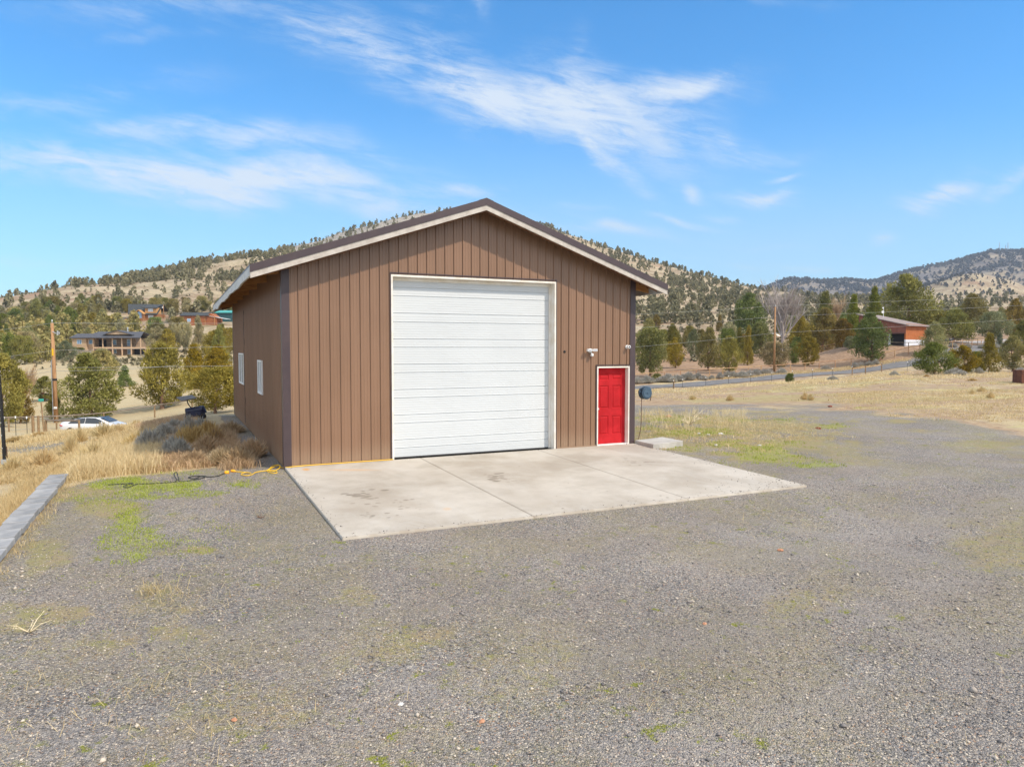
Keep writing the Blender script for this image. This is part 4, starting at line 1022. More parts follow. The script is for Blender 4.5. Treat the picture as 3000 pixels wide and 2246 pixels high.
MAIN = [
 (-60, 62, 1040, 1240, 60, 'egg', 'f_gold', 'tall ochre juniper filling the left edge of the photo behind the T-posts'),
 (20, 88, 1085, 1235, 66, 'cone', 'f_ochre', 'narrow rusty juniper just right of the tall ochre one at the left edge'),
 (88, 165, 1102, 1195, 88, 'egg', 'f_olive', 'dark green juniper just left of the tall utility pole'),
 (128, 176, 1150, 1225, 72, 'egg', 'f_olive', 'small olive juniper at the foot of the pole with the grey conduit'),
 (176, 350, 1036, 1222, 72, 'cone', 'f_olive', 'broad olive juniper right behind the white car'),
 (250, 342, 1022, 1130, 118, 'egg', 'f_pale', 'pale juniper showing over the car juniper, below the tan house deck'),
 (332, 390, 1070, 1172, 100, 'cone', 'f_green', 'slim green juniper between the broad olive one and the yellow-green pair'),
 (404, 542, 1008, 1182, 75, 'egg', 'f_gold', 'large yellow-green juniper left of the dark canopied machine'),
 (556, 700, 1078, 1197, 60, 'round', 'f_gold', 'golden juniper standing against the left side of the workshop'),
 (530, 610, 1008, 1120, 92, 'cone', 'f_gold', 'yellow juniper pointing up behind the golden one beside the workshop'),
 (596, 684, 1012, 1120, 96, 'egg', 'f_gold', 'upper yellow juniper touching the workshop wall just left of the far window'),
 (618, 668, 952, 1060, 140, 'cone', 'f_olive', 'thin dark juniper rising over the yellow ones near the workshop eave'),
 (176, 220, 998, 1056, 178, 'egg', 'f_blue', 'dark blue-green pine in front of the left wing of the tan house'),
 (66, 112, 950, 1052, 190, 'egg', 'f_pale', 'pale juniper with a dark trunk on the slope left of the pole'),
 (10, 56, 975, 1052, 188, 'egg', 'f_green', 'fresh green juniper by the drive near the left edge'),
 (432, 490, 942, 1010, 236, 'egg', 'f_ochre', 'rust-gold juniper between the tan house and the cedar shed'),
 (494, 530, 948, 996, 215, 'egg', 'f_grey', 'grey-green juniper below the left end of the cedar shed'),
 (528, 562, 946, 996, 214, 'round', 'f_grey', 'second grey-green juniper below the cedar shed, darker than its left neighbour'),
 (562, 606, 925, 992, 210, 'cone', 'f_grey', 'pointed grey juniper in front of the cedar shed'),
 (130, 168, 925, 1010, 240, 'egg', 'f_green', 'bright green juniper just behind the top of the left utility pole'),
 (352, 384, 960, 990, 232, 'bush', 'f_grey', 'low grey shrub right of the tan house roof'),
 (1866, 1944, 962, 1102, 120, 'round', 'f_olive', 'dark olive juniper with a thick yellow trunk nearest the workshop on the right'),
 (1868, 1930, 935, 1060, 160, 'egg', 'f_pale', 'pale juniper rising behind the thick-trunked one right of the workshop'),
 (1955, 2004, 990, 1080, 136, 'egg', 'f_gold', 'small golden juniper on a thin trunk in the brown pasture'),
 (1945, 1992, 950, 1050, 165, 'egg', 'f_olive', 'olive juniper behind the small golden one'),
 (2008, 2052, 965, 1050, 158, 'egg', 'f_blue', 'slim blue-green juniper on twin trunks in the pasture'),
 (2040, 2110, 962, 1094, 127, 'egg', 'f_ochre', 'ochre juniper leaning on its dark neighbour behind the orange rail fence'),
 (2104, 2168, 986, 1100, 121, 'egg', 'f_gold', 'dark-hearted golden juniper directly behind the rail fence'),
 (2172, 2208, 954, 1074, 138, 'cone', 'f_gold', 'narrow pointed yellow juniper left of the pole on the right'),
 (2150, 2184, 960, 1050, 152, 'cone', 'f_olive', 'narrow olive juniper left of the pointed yellow one'),
 (2196, 2262, 945, 1050, 165, 'egg', 'f_olive', 'olive juniper in the shade of the tall dark green one'),
 (2150, 2250, 862, 1010, 205, 'egg', 'f_green', 'tall dark green tree left of the bare grey tree'),
 (2236, 2306, 1002, 1090, 126, 'round', 'f_grey', 'rounded grey-green juniper at the foot of the pole on the right'),
 (2306, 2340, 1005, 1060, 134, 'egg', 'f_green', 'small dark juniper on a thin trunk right of the rounded grey-green one'),
 (2334, 2400, 985, 1062, 129, 'egg', 'f_gold', 'stout yellow juniper with a thick short trunk behind the rail fence'),
 (2306, 2372, 925, 1050, 158, 'egg', 'f_gold', 'tall yellow juniper right of the bare grey tree'),
 (2362, 2452, 905, 1040, 160, 'egg', 'f_ochre', 'wide amber juniper in the middle of the right-hand grove'),
 (2378, 2450, 855, 990, 190, 'cone', 'f_olive', 'green spired tree rising over the wide amber juniper'),
 (2436, 2500, 935, 1030, 150, 'egg', 'f_ochre', 'rusty juniper behind the tiny grey-green tree'),
 (2464, 2528, 866, 1000, 172, 'cone', 'f_green', 'bright green pointed tree left of the barn'),
 (2528, 2590, 842, 1000, 180, 'cone', 'f_green', 'tallest pointed green tree directly left of the barn roof'),
 (2472, 2508, 985, 1032, 136, 'round', 'f_blue', 'tiny grey-green tree behind the rail fence left of the big green one'),
 (2502, 2606, 918, 1045, 123, 'egg', 'f_green', 'big rounded green juniper hiding the left half of the barn'),
 (2582, 2732, 808, 960, 186, 'egg', 'f_olive', 'huge dark tree towering over the barn roof'),
 (2706, 2768, 944, 1028, 121, 'egg', 'f_pale', 'light olive juniper in front of the barn\'s right corner'),
 (2748, 2836, 905, 1000, 148, 'egg', 'f_olive', 'dark juniper right of the barn above the black cow'),
 (2796, 2884, 864, 970, 178, 'egg', 'f_ochre', 'large rust-brown juniper with a thick trunk right of the barn'),
 (2868, 2950, 915, 985, 140, 'flat', 'f_blue', 'spreading blue-green juniper above the gravel drive'),
 (2942, 2992, 878, 972, 168, 'egg', 'f_ochre', 'bronze juniper on a bare trunk near the right edge'),
 (2968, 3020, 940, 985, 132, 'egg', 'f_olive', 'small round juniper on a thin stem at the right edge'),
 (2912, 2940, 974, 1008, 128, 'cone', 'f_blue', 'tiny dark blue conifer in front of the gravel drive'),
]
BUSH = [
 (2690, 2786, 1004, 88, 'egg', 'f_green', 'large dense green juniper bush where the road disappears'),
 (2788, 2858, 1012, 89, 'egg', 'f_gold', 'golden-tipped juniper bush right of the dense green one'),
 (2866, 2930, 976, 90, 'cone', 'f_gold', 'tall yellow-green juniper bush, highest of those along the right fence'),
 (2926, 3010, 985, 93, 'egg', 'f_pale', 'pale feathery juniper bush at the right edge of the photo'),
 (2840, 2880, 1030, 92, 'bush', 'f_green', 'dark low bush tucked between the golden-tipped and the tall yellow-green ones'),
 (2298, 2328, 1096, 86, 'bush', 'f_green', 'small lone green juniper shrub in the field before the road'),
 (1908, 1938, 1104, 113, 'bush', 'f_olive', 'little olive juniper bush on the roadside right above the hose reel'),
]
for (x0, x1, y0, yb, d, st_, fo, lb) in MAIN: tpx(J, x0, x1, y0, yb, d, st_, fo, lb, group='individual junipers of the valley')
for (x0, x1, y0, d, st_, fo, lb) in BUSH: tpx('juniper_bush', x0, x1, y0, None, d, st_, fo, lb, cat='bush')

# bare cottonwood
def bare_tree(px, d, h, w, label, m='barkpale', seed=5, name='bare_tree'):
    r = random.Random(seed); root = empty(name, ground_at(px, d, -.1), label=label, cat='tree')
    mb = MB(); br = MB()
    def grow(p, dr, L, rad, lvl):
        e = p+dr*L; mid = p.lerp(e, .5)+Vector((r.uniform(-1, 1), r.uniform(-1, 1), 0))*L*.05
        (mb if lvl < 1 else br).tube([p, mid, e], [rad, rad*.8, rad*.62], 5 if lvl < 2 else 3, False)
        if lvl >= 5: return
        n = 7 if lvl == 0 else (4 if lvl < 3 else 3)
        for i in range(n):
            sp_ = .36 if lvl else .50
            q = (dr+Vector((r.uniform(-1, 1), r.uniform(-1, 1), r.uniform(-.1, .5)))*sp_*1.25); q.z = abs(q.z)+.15; q.normalize()
            grow(p.lerp(e, r.uniform(.45, 1) if lvl else r.uniform(.7, 1)), q, L*r.uniform(.66, .86), max(rad*.58, .015), lvl+1)
    grow(Vector((0, 0, 0)), Vector((0, 0, 1)), h*.26, h*.017, 0)
    for k in range(2): grow(Vector((0, 0, h*.16)), Vector((r.uniform(-.4, .4), r.uniform(-.4, .4), 1)).normalized(), h*.26, h*.012, 1)
    mb.build('trunk', m, root); br.build('branches', m, root)
    return root
bare_tree(2290, 150, 18.6, 10, 'large bare pale-grey tree behind the pole on the right')
bare_tree(2442, 215, 15, 7, 'thin bare brown tree left of the green pointed trees', 'barktan', 9)
bare_tree(652, 205, 7.5, 5, 'dead red-brown tree trunk below the cedar shed by the workshop wall', 'barktan', 14)
bare_tree(72, 82, 5.5, 4, 'leafless brown shrub right of the ochre junipers at the left edge', 'barktan', 21, 'bare_shrub')

# ------------------------------------------------------------------ junipers scattered over the slopes
BOX = []   # keep-out boxes (px0, px1, d0, d1)
KEEP = [(195, 440, 196, 226), (320, 480, 285, 315), (515, 690, 262, 305), (2550, 2760, 118, 150)]
def scatter(n, pxr, dr, dens, seed, pw=2.):
    r = np.random.default_rng(seed); out = []
    px = r.uniform(*pxr, n*8); d = (r.uniform(dr[0]**pw, dr[1]**pw, n*8))**(1/pw)
    x = CX+FWD.x*d+RGT.x*(px-1500)/F*d; y = CY+FWD.y*d+RGT.y*(px-1500)/F*d; z = height(x, y)
    keep = r.random(len(px)) < dens(px, d, x, y)
    for (a, b, c, e) in KEEP: keep &= ~((px > a-8) & (px < b+8) & (d > c-4) & (d < e+4))
    i = np.nonzero(keep)[0][:n]
    return px[i], d[i], x[i], y[i], z[i]
def crest_hidden(px, py, d):
    return (px > 700) & (px < 1850) & (py-7*F/d > np.interp(px, [620, 732, 1424, 1959], [900, 773, 581, 836]))
def dens_valley(px, d, x, y):
    k = sstep(fbm(x/28, y/28, 3), .40, .60)
    left = (px < 700)
    # left: a wooded belt above and left of the tan house
    a = np.where(d < 165, .10, np.where(d < 300, .85*sstep(px, 470, 330)+.18, .55))
    a = np.where((px > 330) & (d > 225) & (d < 345), .22, a)
    a = np.where((px > 110) & (px < 460) & (d > 100) & (d < 200), .05, a)
    b = np.where(d < 150, .14, .8)
    b = np.where((px > 2780) & (d < 178), .08, b)
    return np.where(left, a, b)*(.25+.75*k)
GRP = [('f_olive', 'olive'), ('f_gold', 'yellow-green'), ('f_pale', 'pale olive'), ('f_ochre', 'rusty'), ('f_green', 'green'), ('f_grey', 'grey-green')]
nplaced = 0; SCAT = []
def place_group(arr, zone, group, weights, hr, styles, stop):
    global nplaced
    px, d, x, y, z = arr; o = np.argsort(d)
    for i in o:
        if nplaced >= stop: return i
        sy = proj(x[i], y[i], z[i])[1]
        if crest_hidden(px[i], sy, d[i]): continue
        fo, nm = random.choices(GRP, weights)[0]; h = random.uniform(*hr)
        st_ = random.choice(styles); size = 'tall' if h > hr[0]+.62*(hr[1]-hr[0]) else ('low' if h < hr[0]+.3*(hr[1]-hr[0]) else 'middling')
        shp = {'cone': 'pointed', 'egg': 'egg-shaped', 'round': 'rounded', 'bush': 'squat'}[st_]
        t = tree(J, px[i], d[i], h, h*random.uniform(.55, .85)*(.75 if st_ == 'cone' else 1), st_, fo, 'x', group=group, pos=Vector((x[i], y[i], z[i]-.1))); nplaced += 1
        SCAT.append((f'{size} {nm} {shp}', zone(px[i], d[i]), px[i], t))
ORD = ['leftmost', 'second', 'third', 'fourth', 'fifth', 'sixth', 'seventh', 'eighth', 'ninth', 'tenth', 'eleventh', 'twelfth']
CNT = 'zero one two three four five six seven eight nine ten eleven twelve'.split()
def label_scatter():
    G = {}
    for k in SCAT: G.setdefault((k[0], k[1]), []).append(k)
    for (look, zn), L in G.items():
        L.sort(key=lambda k: k[2]); n = len(L)
        for i, k in enumerate(L):
            if n == 1: k[3]['label'] = f'{look} juniper {zn}'
            elif i == 0: k[3]['label'] = f'leftmost of the {CNT[n]} {look} junipers {zn}'
            elif i == n-1: k[3]['label'] = f'rightmost of the {CNT[n]} {look} junipers {zn}'
            else: k[3]['label'] = f'{ORD[i]} from left of {CNT[n]} {look} junipers {zn}'
def zone_a(px, d):
    if px < 110: return 'at the wooded left edge'
    if px < 190: return 'behind the top of the left pole'
    if px < 440: return 'behind the tan house' if d > 210 else 'in front of the tan house'
    return 'below the cedar shed' if d > 210 else 'behind the golden pair'
def zone_b(px, d):
    far = d > 215
    if px < 2150: return 'far behind the pasture beside the workshop' if far else 'at the back of the pasture'
    if px < 2450: return 'far behind the bare grey tree' if far else 'behind the pole on the right'
    if px < 2780: return 'on the plain behind the barn' if far else 'close to the barn'
    return 'far behind the gravel drive' if far else 'along the right gravel drive'
def zone_c(px, d):
    far = d > 385
    if px < 180: return 'high on the left shoulder' if far else 'on the left shoulder'
    if px < 470: return 'on the slope above the log house' if far else 'just behind the log house'
    return 'on the hillside above the eave' if far else 'behind the cedar shed'
A1 = scatter(95, (-260, 700), (150, 300), dens_valley, 21)
place_group(A1, zone_a, 'junipers round the tan house', (3, 2, 3, 2, 3, 2), (4.5, 8.5), ['egg', 'cone', 'round'], 96)
A2 = scatter(76, (1860, 3300), (150, 290), dens_valley, 22)
place_group(A2, zone_b, 'junipers behind the pasture', (3, 1.5, 3, 2, 2, 2), (4, 7.5), ['egg', 'round', 'egg', 'cone', 'round'], 171)
def dens_hill(px, d, x, y):
    k = sstep(fbm(x/45+3, y/45, 4), .36, .62)
    a = (.12+.88*k)*(.35+.65*sstep(fbm(x/14+9, y/14, 3), .38, .56))
    a = np.where(px < 1500, a*.85, a*.66)     # left shoulder is sparser
    return a
def py_of(x, y, z): return proj(x, y, z)[1]
A3 = scatter(300, (-150, 690), (300, 480), dens_hill, 23, .3)
place_group(A3, zone_c, 'junipers on the left hillside', (4, .5, 2, 1.5, .8, 2), (3.6, 7.5), ['egg', 'round', 'bush'], 250)

label_scatter()
def lowtree(seed, n, leaf=.16, tr=True):
    """light tree shape for the far slopes: lobes of few sprays"""
    r = np.random.default_rng(seed); V = []
    for i in range(n):
        t = .15+.82*(i+.5)/n; e = .42*math.sin(math.pi*min(1, t+.02)**.8)**.8+.04; a = r.random()*6.28; rad = e*math.sqrt(r.random())
        c = np.array([rad*math.cos(a), rad*math.sin(a), t]); nn = 4
        p = r.normal(size=(nn, 3)); p /= np.linalg.norm(p, axis=1)[:, None]; cc = c+p*.07
        t1 = np.cross(p+(0, 0, .4), r.normal(size=(nn, 3))); t1 /= np.linalg.norm(t1, axis=1)[:, None]; t2 = np.cross(p, t1)
        V.append(np.stack([cc+t1*leaf, cc-t1*leaf*.6+t2*leaf*.8, cc-t1*leaf*.6-t2*leaf*.8], 1).reshape(-1, 3))
    return np.concatenate(V)
def merge_trees(name, arr, hr, n, fol, label, leaf=.16, wfac=(.6, .95), cat='woodland'):
    px, d, x, y, z = arr; r = np.random.default_rng(len(px)); protos = [lowtree(k+40, n, leaf) for k in range(6)]
    V = []; C = []
    for i in range(len(px)):
        p = protos[i % 6]; h = r.uniform(*hr)*(1-.35*(r.random() < .3)); w = h*r.uniform(*wfac); a = r.random()*6.28; ca, sa = math.cos(a), math.sin(a)
        q = np.stack([(p[:, 0]*ca-p[:, 1]*sa)*w+x[i], (p[:, 0]*sa+p[:, 1]*ca)*w+y[i], p[:, 2]*h*1.0+z[i]-.3], 1)
        V.append(q); k = r.random(); C.append(np.clip(k*.7+.3*np.repeat(r.random(len(p)//3), 3), 0, 1))
    me = crown_mesh(name, np.concatenate(V), np.concatenate(C))
    link(name, me, None, [fol], label=label, cat=cat, kind='stuff')
def cat_arr(*a): return tuple(np.concatenate(t) for t in zip(*a))
BW = scatter(330, (-500, 480), (165, 300), lambda px, d, x, y: np.where((px > 185) & (d < 215), 0, sstep(px, 520, 330)*.8)*(.3+.7*sstep(fbm(x/28, y/28, 3), .35, .55)), 37)
merge_trees('valley_woodland', BW, (4, 7.5), 60, 'f_pale', 'dense belt of olive junipers filling the slope behind the left pole', .10)
B0 = scatter(3800, (-900, 4200), (290, 640), dens_hill, 31, .5)
B1 = scatter(4600, (300, 2600), (460, 1150), lambda px, d, x, y: .95*dens_hill(px, d, x, y), 32, .8)
m0 = ~((B0[0] > -150) & (B0[0] < 690) & (B0[1] < 480)) | (np.arange(len(B0[0])) % 2 == 0)
B0 = tuple(t[m0] for t in B0)
merge_trees('juniper_woodland', cat_arr(B0, B1), (2.2, 6.8), 20, 'f_far', 'countless dark junipers scattered over the big tan hill behind the workshop', .17)
B2 = scatter(560, (1750, 4000), (285, 1250), lambda px, d, x, y: .9*(.3+.7*sstep(fbm(x/50, y/50, 3), .3, .6))+0*px, 33)
BS = scatter(5200, (-500, 2700), (150, 560), lambda px, d, x, y: .2+.8*sstep(fbm(x/20, y/20, 3), .40, .58), 38, .6)
merge_trees('hillside_scrub', BS, (.7, 1.5), 6, 'f_scrub', 'low grey-green sagebrush and scrub dotting the tan hillsides', .30, (1.1, 1.8), 'scrub')
merge_trees('plain_woodland', B2, (4, 8), 22, 'f_far', 'hazy belt of junipers on the plain beyond the right-hand grove', .17)
B3 = scatter(1500, (2540, 3500), (1080, 1560), lambda px, d, x, y: .25+.6*sstep(fbm(x/70, y/70, 3), .4, .6)+0*px, 34)
merge_trees('hill_scrub', B3, (4, 8), 12, 'f_distant', 'dark juniper dots on the rounded tan hill at the right', .2)
B4 = scatter(13000, (1800, 4200), (1650, 3000), lambda px, d, x, y: .35+.6*sstep(fbm(x/110, y/110, 3), .4, .6)+0*px, 35)
merge_trees('ridge_forest', B4, (7, 14), 7, 'f_distant', 'dark forest covering the distant blue-grey ridge on the right', .26, (.9, 1.5))

# ------------------------------------------------------------------ road and drives
def strip(name, pts, width, m, dz=.05, n=4, step=2.0):
    P_ = smooth_path([Vector((p[0], p[1], 0)) for p in pts], 10); V = []; F_ = []
    for i, p in enumerate(P_):
        t = (P_[min(i+1, len(P_)-1)]-P_[max(i-1, 0)]).normalized(); nv = Vector((t.y, -t.x, 0))
        wd = width if not callable(width) else width(i/len(P_))
        hm = hz(p.x, p.y)
        for k in range(n+1):
            q = p+nv*wd*(k/n-.5); V.append((q.x, q.y, max(hz(q.x, q.y)+dz, hm-.4)))
    for i in range(len(P_)-1):
        for k in range(n): a = i*(n+1)+k; F_.append((a, a+1, a+n+2, a+n+1))
    me = np_mesh(name, V, F_, True); return link(name, me, None, [m], kind='structure')
def gq(px, d): p = ground_at(px, d); return (p.x, p.y)
strip('road', [gq(1300, 96), gq(1600, 97.5), gq(1800, 99.5), gq(1900, 101.5), gq(2040, 104), gq(2230, 108.3), gq(2400, 111.5), gq(2550, 113), gq(2680, 116), gq(2800, 120), gq(2900, 127), gq(3050, 140), gq(3250, 160)], 6.4, 'asphalt', .06, 6)
strip('driveway', [gq(2770, 152), gq(2860, 153), gq(2930, 153), gq(3000, 156), gq(3100, 162)], 15, 'drive', .07, 8)
strip('driveway', [gq(-60, 196), gq(30, 197), gq(110, 199), gq(160, 200)], 7, 'asphalt', .08, 5)

# ------------------------------------------------------------------ fences, poles, wires
def fence(name, pts, post_h, post_w, label, rails=((.97, .09),), spacing=None, postm='postwood', railm='railwood', railalong=True, wires=0, cap=False, group=None, sink=.4, jit=.03, rail_round=True, cat='fence'):
    """pts: (px, d) corners; posts are set every spacing metres; one thing with posts, rails and wires as parts"""
    P_ = [ground_at(px, d) for px, d in pts]; root = empty(name, P_[0], label=label, cat=cat, group=group); o = root.location; posts = []
    for a, b in zip(P_, P_[1:]):
        L = (Vector((b.x, b.y, 0))-Vector((a.x, a.y, 0))).length; n = max(1, round(L/(spacing or L)))
        for k in range(n): q = a.lerp(b, k/n); posts.append(Vector((q.x, q.y, hz(q.x, q.y))))
    posts.append(P_[-1].copy())
    tops = []
    for q in posts:
        h = post_h*random.uniform(1-jit, 1+jit); mb = MB(); l = q-o
        if cap:   # steel T-post with a white cap
            mb.box(l.x-.02, l.x+.02, l.y-.006, l.y+.006, l.z-sink, l.z+h); mb.box(l.x-.006, l.x+.006, l.y-.006, l.y+.03, l.z-sink, l.z+h)
            pp = mb.build('post', postm, root); mb = MB(); mb.box(l.x-.035, l.x+.035, l.y-.03, l.y+.045, l.z+h-.10, l.z+h+.06); mb.build('post_cap', 'white', pp)
        else:
            tl = Vector((random.uniform(-.02, .02), random.uniform(-.02, .02), 0)); mb.tube([l-Vector((0, 0, sink)), l+tl+Vector((0, 0, h))], post_w/2, 8); mb.build('post', postm, root)
        tops.append(l)
    for (f, w) in rails:
        if railalong:
            for a, b in zip(tops, tops[1:]):
                mb = MB(); a2 = a+Vector((0, 0, post_h*f)); b2 = b+Vector((0, 0, post_h*f)); mb.tube([a2, a2.lerp(b2, .5)-Vector((0, 0, .02)), b2], w/2, 7); mb.build('rail', railm, root)
    if wires:
        for k in range(wires):
            mb = MB(); f = .12+.80*k/max(1, wires-1); mb.tube([t+Vector((0, 0, post_h*f)) for t in tops], .007, 3, False); mb.build('wire', 'wire', root)
    return root
fence('rail_fence', [(1790, 112), (1900, 113.5), (2040, 114.5), (2230, 118.5), (2400, 121), (2540, 122.5), (2660, 123), (2760, 124), (2900, 128), (3080, 134)], 1.25, .13, 'long orange-brown single-rail wire fence along the far side of the road', spacing=2.6, postm='railwood', rails=((1.0, .11),), wires=4)
fence('wire_fence', [(1700, 92), (1974, 94)], 1.25, .1, 'short run of thin wire fence hidden behind the workshop corner', rails=(), spacing=6, wires=3, cap=True, postm='tpost')
o_ = fence('corner_post', [(1974, 94.5), (1974.5, 94.5)], 1.45, .15, 'lone weathered timber post at the near edge of the road beside the hose reel', rails=(), postm='postwood', cat='post')
fence('wire_fence', [(2000, 95.5), (2200, 99), (2497, 103)], 1.30, .1, 'wire fence on white-capped steel posts between the dry field and the road', rails=(), spacing=3.1*1.1, wires=4, cap=True, postm='tpost')
fence('brace_fence', [(2497, 103), (2536, 103), (2583, 103)], 1.25, .14, 'three brown timber posts joined by a rail at the near edge of the road', rails=((.80, .10),), postm='postwood')
fence('wire_fence', [(2583, 103), (2740, 95), (2830, 92), (2930, 90), (3080, 90)], 1.30, .1, 'wire fence on white-capped posts in front of the juniper bushes at the right', rails=(), spacing=3.6, wires=4, cap=True, postm='tpost')
fence('corral_fence', [(2600, 128), (2660, 125.5), (2725, 124.5)], 1.3, .12, 'dark pole rails of the corral in front of the barn door', rails=((.97, .1), (.55, .08)), spacing=4, railm='railgrey', postm='railgrey')
fence('corral_fence', [(2768, 143), (2790, 141), (2835, 134), (2862, 129)], 1.3, .12, 'corral rail slanting down from the black cow to the rail fence', rails=((.97, .1),), spacing=4.5, railm='railgrey', postm='railgrey')
fence('paddock_fence', [(2400, 150), (2445, 150)], 1.4, .1, 'short tan paddock rails among the trees left of the tiny grey-green tree', rails=((.95, .09), (.6, .09), (.3, .09)), spacing=3, railm='railwood')
# left side
fence('rail_fence', [(-120, 52), (20, 55), (160, 60), (300, 63), (450, 66), (560, 66), (700, 60)], 1.15, .13, 'grey single-rail fence running behind the white car towards the workshop', rails=((.98, .11),), spacing=4.2, railm='railgrey', wires=2)
fence('gate_fence', [(130, 51.5), (227, 50.5)], 1.25, .14, 'thick grey rail ending at a rust-red post in front of the white car', rails=((.95, .14),), railm='railgrey')
fence('wire_fence', [(-60, 50), (6, 51), (40, 51.5), (73, 51)], 1.35, .1, 'white-capped steel posts strung with wire at the left edge', rails=(), wires=4, cap=True, postm='tpost')
for (px, d, h, w, lb) in ((91, 51, 1.5, .2, 'stout greenish timber post between the capped steel posts and the pole'), (107, 55, 1.35, .18, 'shorter timber post just right of the stout greenish one'), (127, 53, 1.1, .15, 'yellowish timber post at the left end of the thick grey rail')):
    g_ = ground_at(px, d, -.3); mb = MB(); mb.tube([(0, 0, 0), (0, .01, .3+h)], w/2, 9); o_ = mb.build('timber_post', 'postwood', label=lb, cat='post'); o_.location = g_
g_ = ground_at(118, 57, 0); sg = empty('street_sign', g_, -YAW+.15, label='small green street sign on a leaning timber post beside the pole', cat='sign')
mb = MB(); mb.tube([(0.12, 0, -.3), (-.02, 0, 2.35)], .055, 8); mb.build('post', 'postwood', sg)
mb = MB(); mb.box(-.20, .20, -.055, -.045, 2.45, 2.65); mb.bar((-.02, -.02, 2.3), (-.02, -.03, 2.55), .03); mb.build('sign_plate', 'signgreen', sg, bevel=.01)

def pole(px, d, ytop, lean, label, conduit=False, w=.34, name='utility_pole'):
    g_ = ground_at(px, d, -.2); top = at(px, ytop, d); h = top.z-g_.z
    root = empty(name, g_, -YAW, label=label, cat='utility pole')
    mb = MB(); mb.tube([(0, 0, 0), (lean*h*.5, 0, h*.5), (lean*h, 0, h)], [w/2, w*.43, w*.33], 12); mb.build('shaft', 'polewood', root, smooth=True)
    mb = MB(); mb.tube([(lean*h, 0, h), (lean*h, 0, h+.28)], .035, 8); mb.tube([(lean*h, 0, h+.15), (lean*h, 0, h+.22), (lean*h, 0, h+.30)], [.05, .075, .04], 10); mb.build('insulator', 'galv', root)
    return root, h
pl, hl = pole(160, 68, 946, -.012, 'tall orange-brown utility pole with a grey conduit and white fittings on the left', w=.40)
mb = MB(); mb.tube([(-.235, -.05, 0), (-.25, -.05, hl*.62)], .055, 8); mb.tube([(-.25, -.05, hl*.62), (-.2, -.05, hl*.64)], .05, 8); mb.build('conduit', 'galv', pl)
mb = MB(); mb.bar((-.08, -.1, hl-.8), (.35, -.15, hl-1.0), .05); mb.tube([(.45, -.15, hl-1.15), (.50, -.15, hl-.75)], .07, 8); mb.tube([(.62, -.15, hl-1.1), (.66, -.15, hl-.85)], .045, 8); mb.bar((.35, -.15, hl-1.0), (.68, -.15, hl-1.0), .04); mb.build('cutout_bracket', 'galv', pl)
mb = MB(); mb.box(-.10, .06, -.205, -.19, hl*.68, hl*.75); mb.build('warning_band', 'yellow', pl)
mb = MB(); mb.box(-.05, .22, -.27, -.18, 1.55, 1.75); mb.build('meter_box', 'white', pl)
mb = MB(); mb.tube([(-.04, 0, hl*.435), (-.04, 0, hl*.455)], .20, 12); mb.build('cable_clamp', 'black', pl)
pr, hr_ = pole(2268, 116.5, 899, .0, 'orange-brown utility pole beyond the road in front of the bare grey tree', w=.36)
mb = MB(); mb.tube([(-.45, 0, hr_*.605), (.3, 0, hr_*.61)], .05, 6); mb.tube([(.25, -.1, hr_*.59), (.8, -.1, hr_*.575), (1.1, -.1, hr_*.60)], .04, 6); mb.build('cable_bracket', 'galv', pr)
p3, h3 = pole(483, 305, 893, .0, 'small distant pole with a white transformer right of the log house', w=.30)
mb = MB(); mb.tube([(-.35, -.2, h3-1.4), (-.35, -.2, h3-.5)], .26, 10); mb.build('transformer', 'white', p3)
def wire(a, b, sag, label, rad=.014):
    n = 24; pts = []
    for i in range(n+1):
        t = i/n; p = a.lerp(b, t); p.z -= sag*4*t*(1-t); pts.append(p)
    mb = MB(); mb.tube([p-pts[0] for p in pts], rad, 4, False); o_ = mb.build('overhead_wire', 'wire', label=label, cat='wire', group='overhead power and phone wires'); o_.location = pts[0]; return o_
LT = [at(154, 946, 68), at(156, 1026, 68), at(157, 1077, 68), at(157, 1086, 68)]; RT = [at(2267, 896, 116.5), at(2268, 927, 116.5), at(2268, 975, 116.5)]
wl = [.018, .018, .02]
names = ['top', 'middle', 'lowest']
for k in range(3):
    wire(LT[k], RT[k], (.9, .9, 1.3)[k], f'{names[k]} wire strung from the left pole past the workshop to the right pole', .014)
    e = at(3560, (838, 860, 895)[k], 128); wire(RT[k], e, (.15, .3, .3)[k], f'{names[k]} wire running right from the right pole over the barn', .016)
    e = at(-700, (1010, 1090, 1150)[k], 68); wire(LT[k], e, .5, f'{names[k]} wire leaving the left pole to the left', .013)
wire(LT[3], at(520, 1070, 66), .15, 'second low phone cable running right from the left pole', .016)
wire(LT[3], at(-700, 1190, 68), .4, 'second low phone cable leaving the left pole to the left', .016)

# near black pole at the left edge
g_ = ground_at(5, 21, -.1); root = empty('black_mast', g_, -YAW, label='leaning black mast with white ties at the extreme left edge', cat='pole')
t_ = at(-4, 1050, 21)-g_; hh = t_.z; lx = -.10
mb = MB(); mb.tube([(0, 0, 0), (lx*.3, 0, hh*.4), (lx, 0, hh), (lx*1.8, 0, hh*1.5)], [.055, .05, .03, .02], 8); mb.build('shaft', 'black', root)
for k in range(9):
    f = .12+k*.11; mb = MB(); mb.tube([(lx*f, 0, hh*f-.012), (lx*f, 0, hh*f+.012)], .056-.022*f, 8); mb.build('tie', 'white', root)
mb = MB(); mb.box(-.08, .09, -.06, .06, .32, .46); mb.build('clamp', 'galv', root)
mb = MB(); mb.tube([(.075, 0, .46), (.06, 0, .85)], .012, 6); mb.build('rope', 'hose', root)

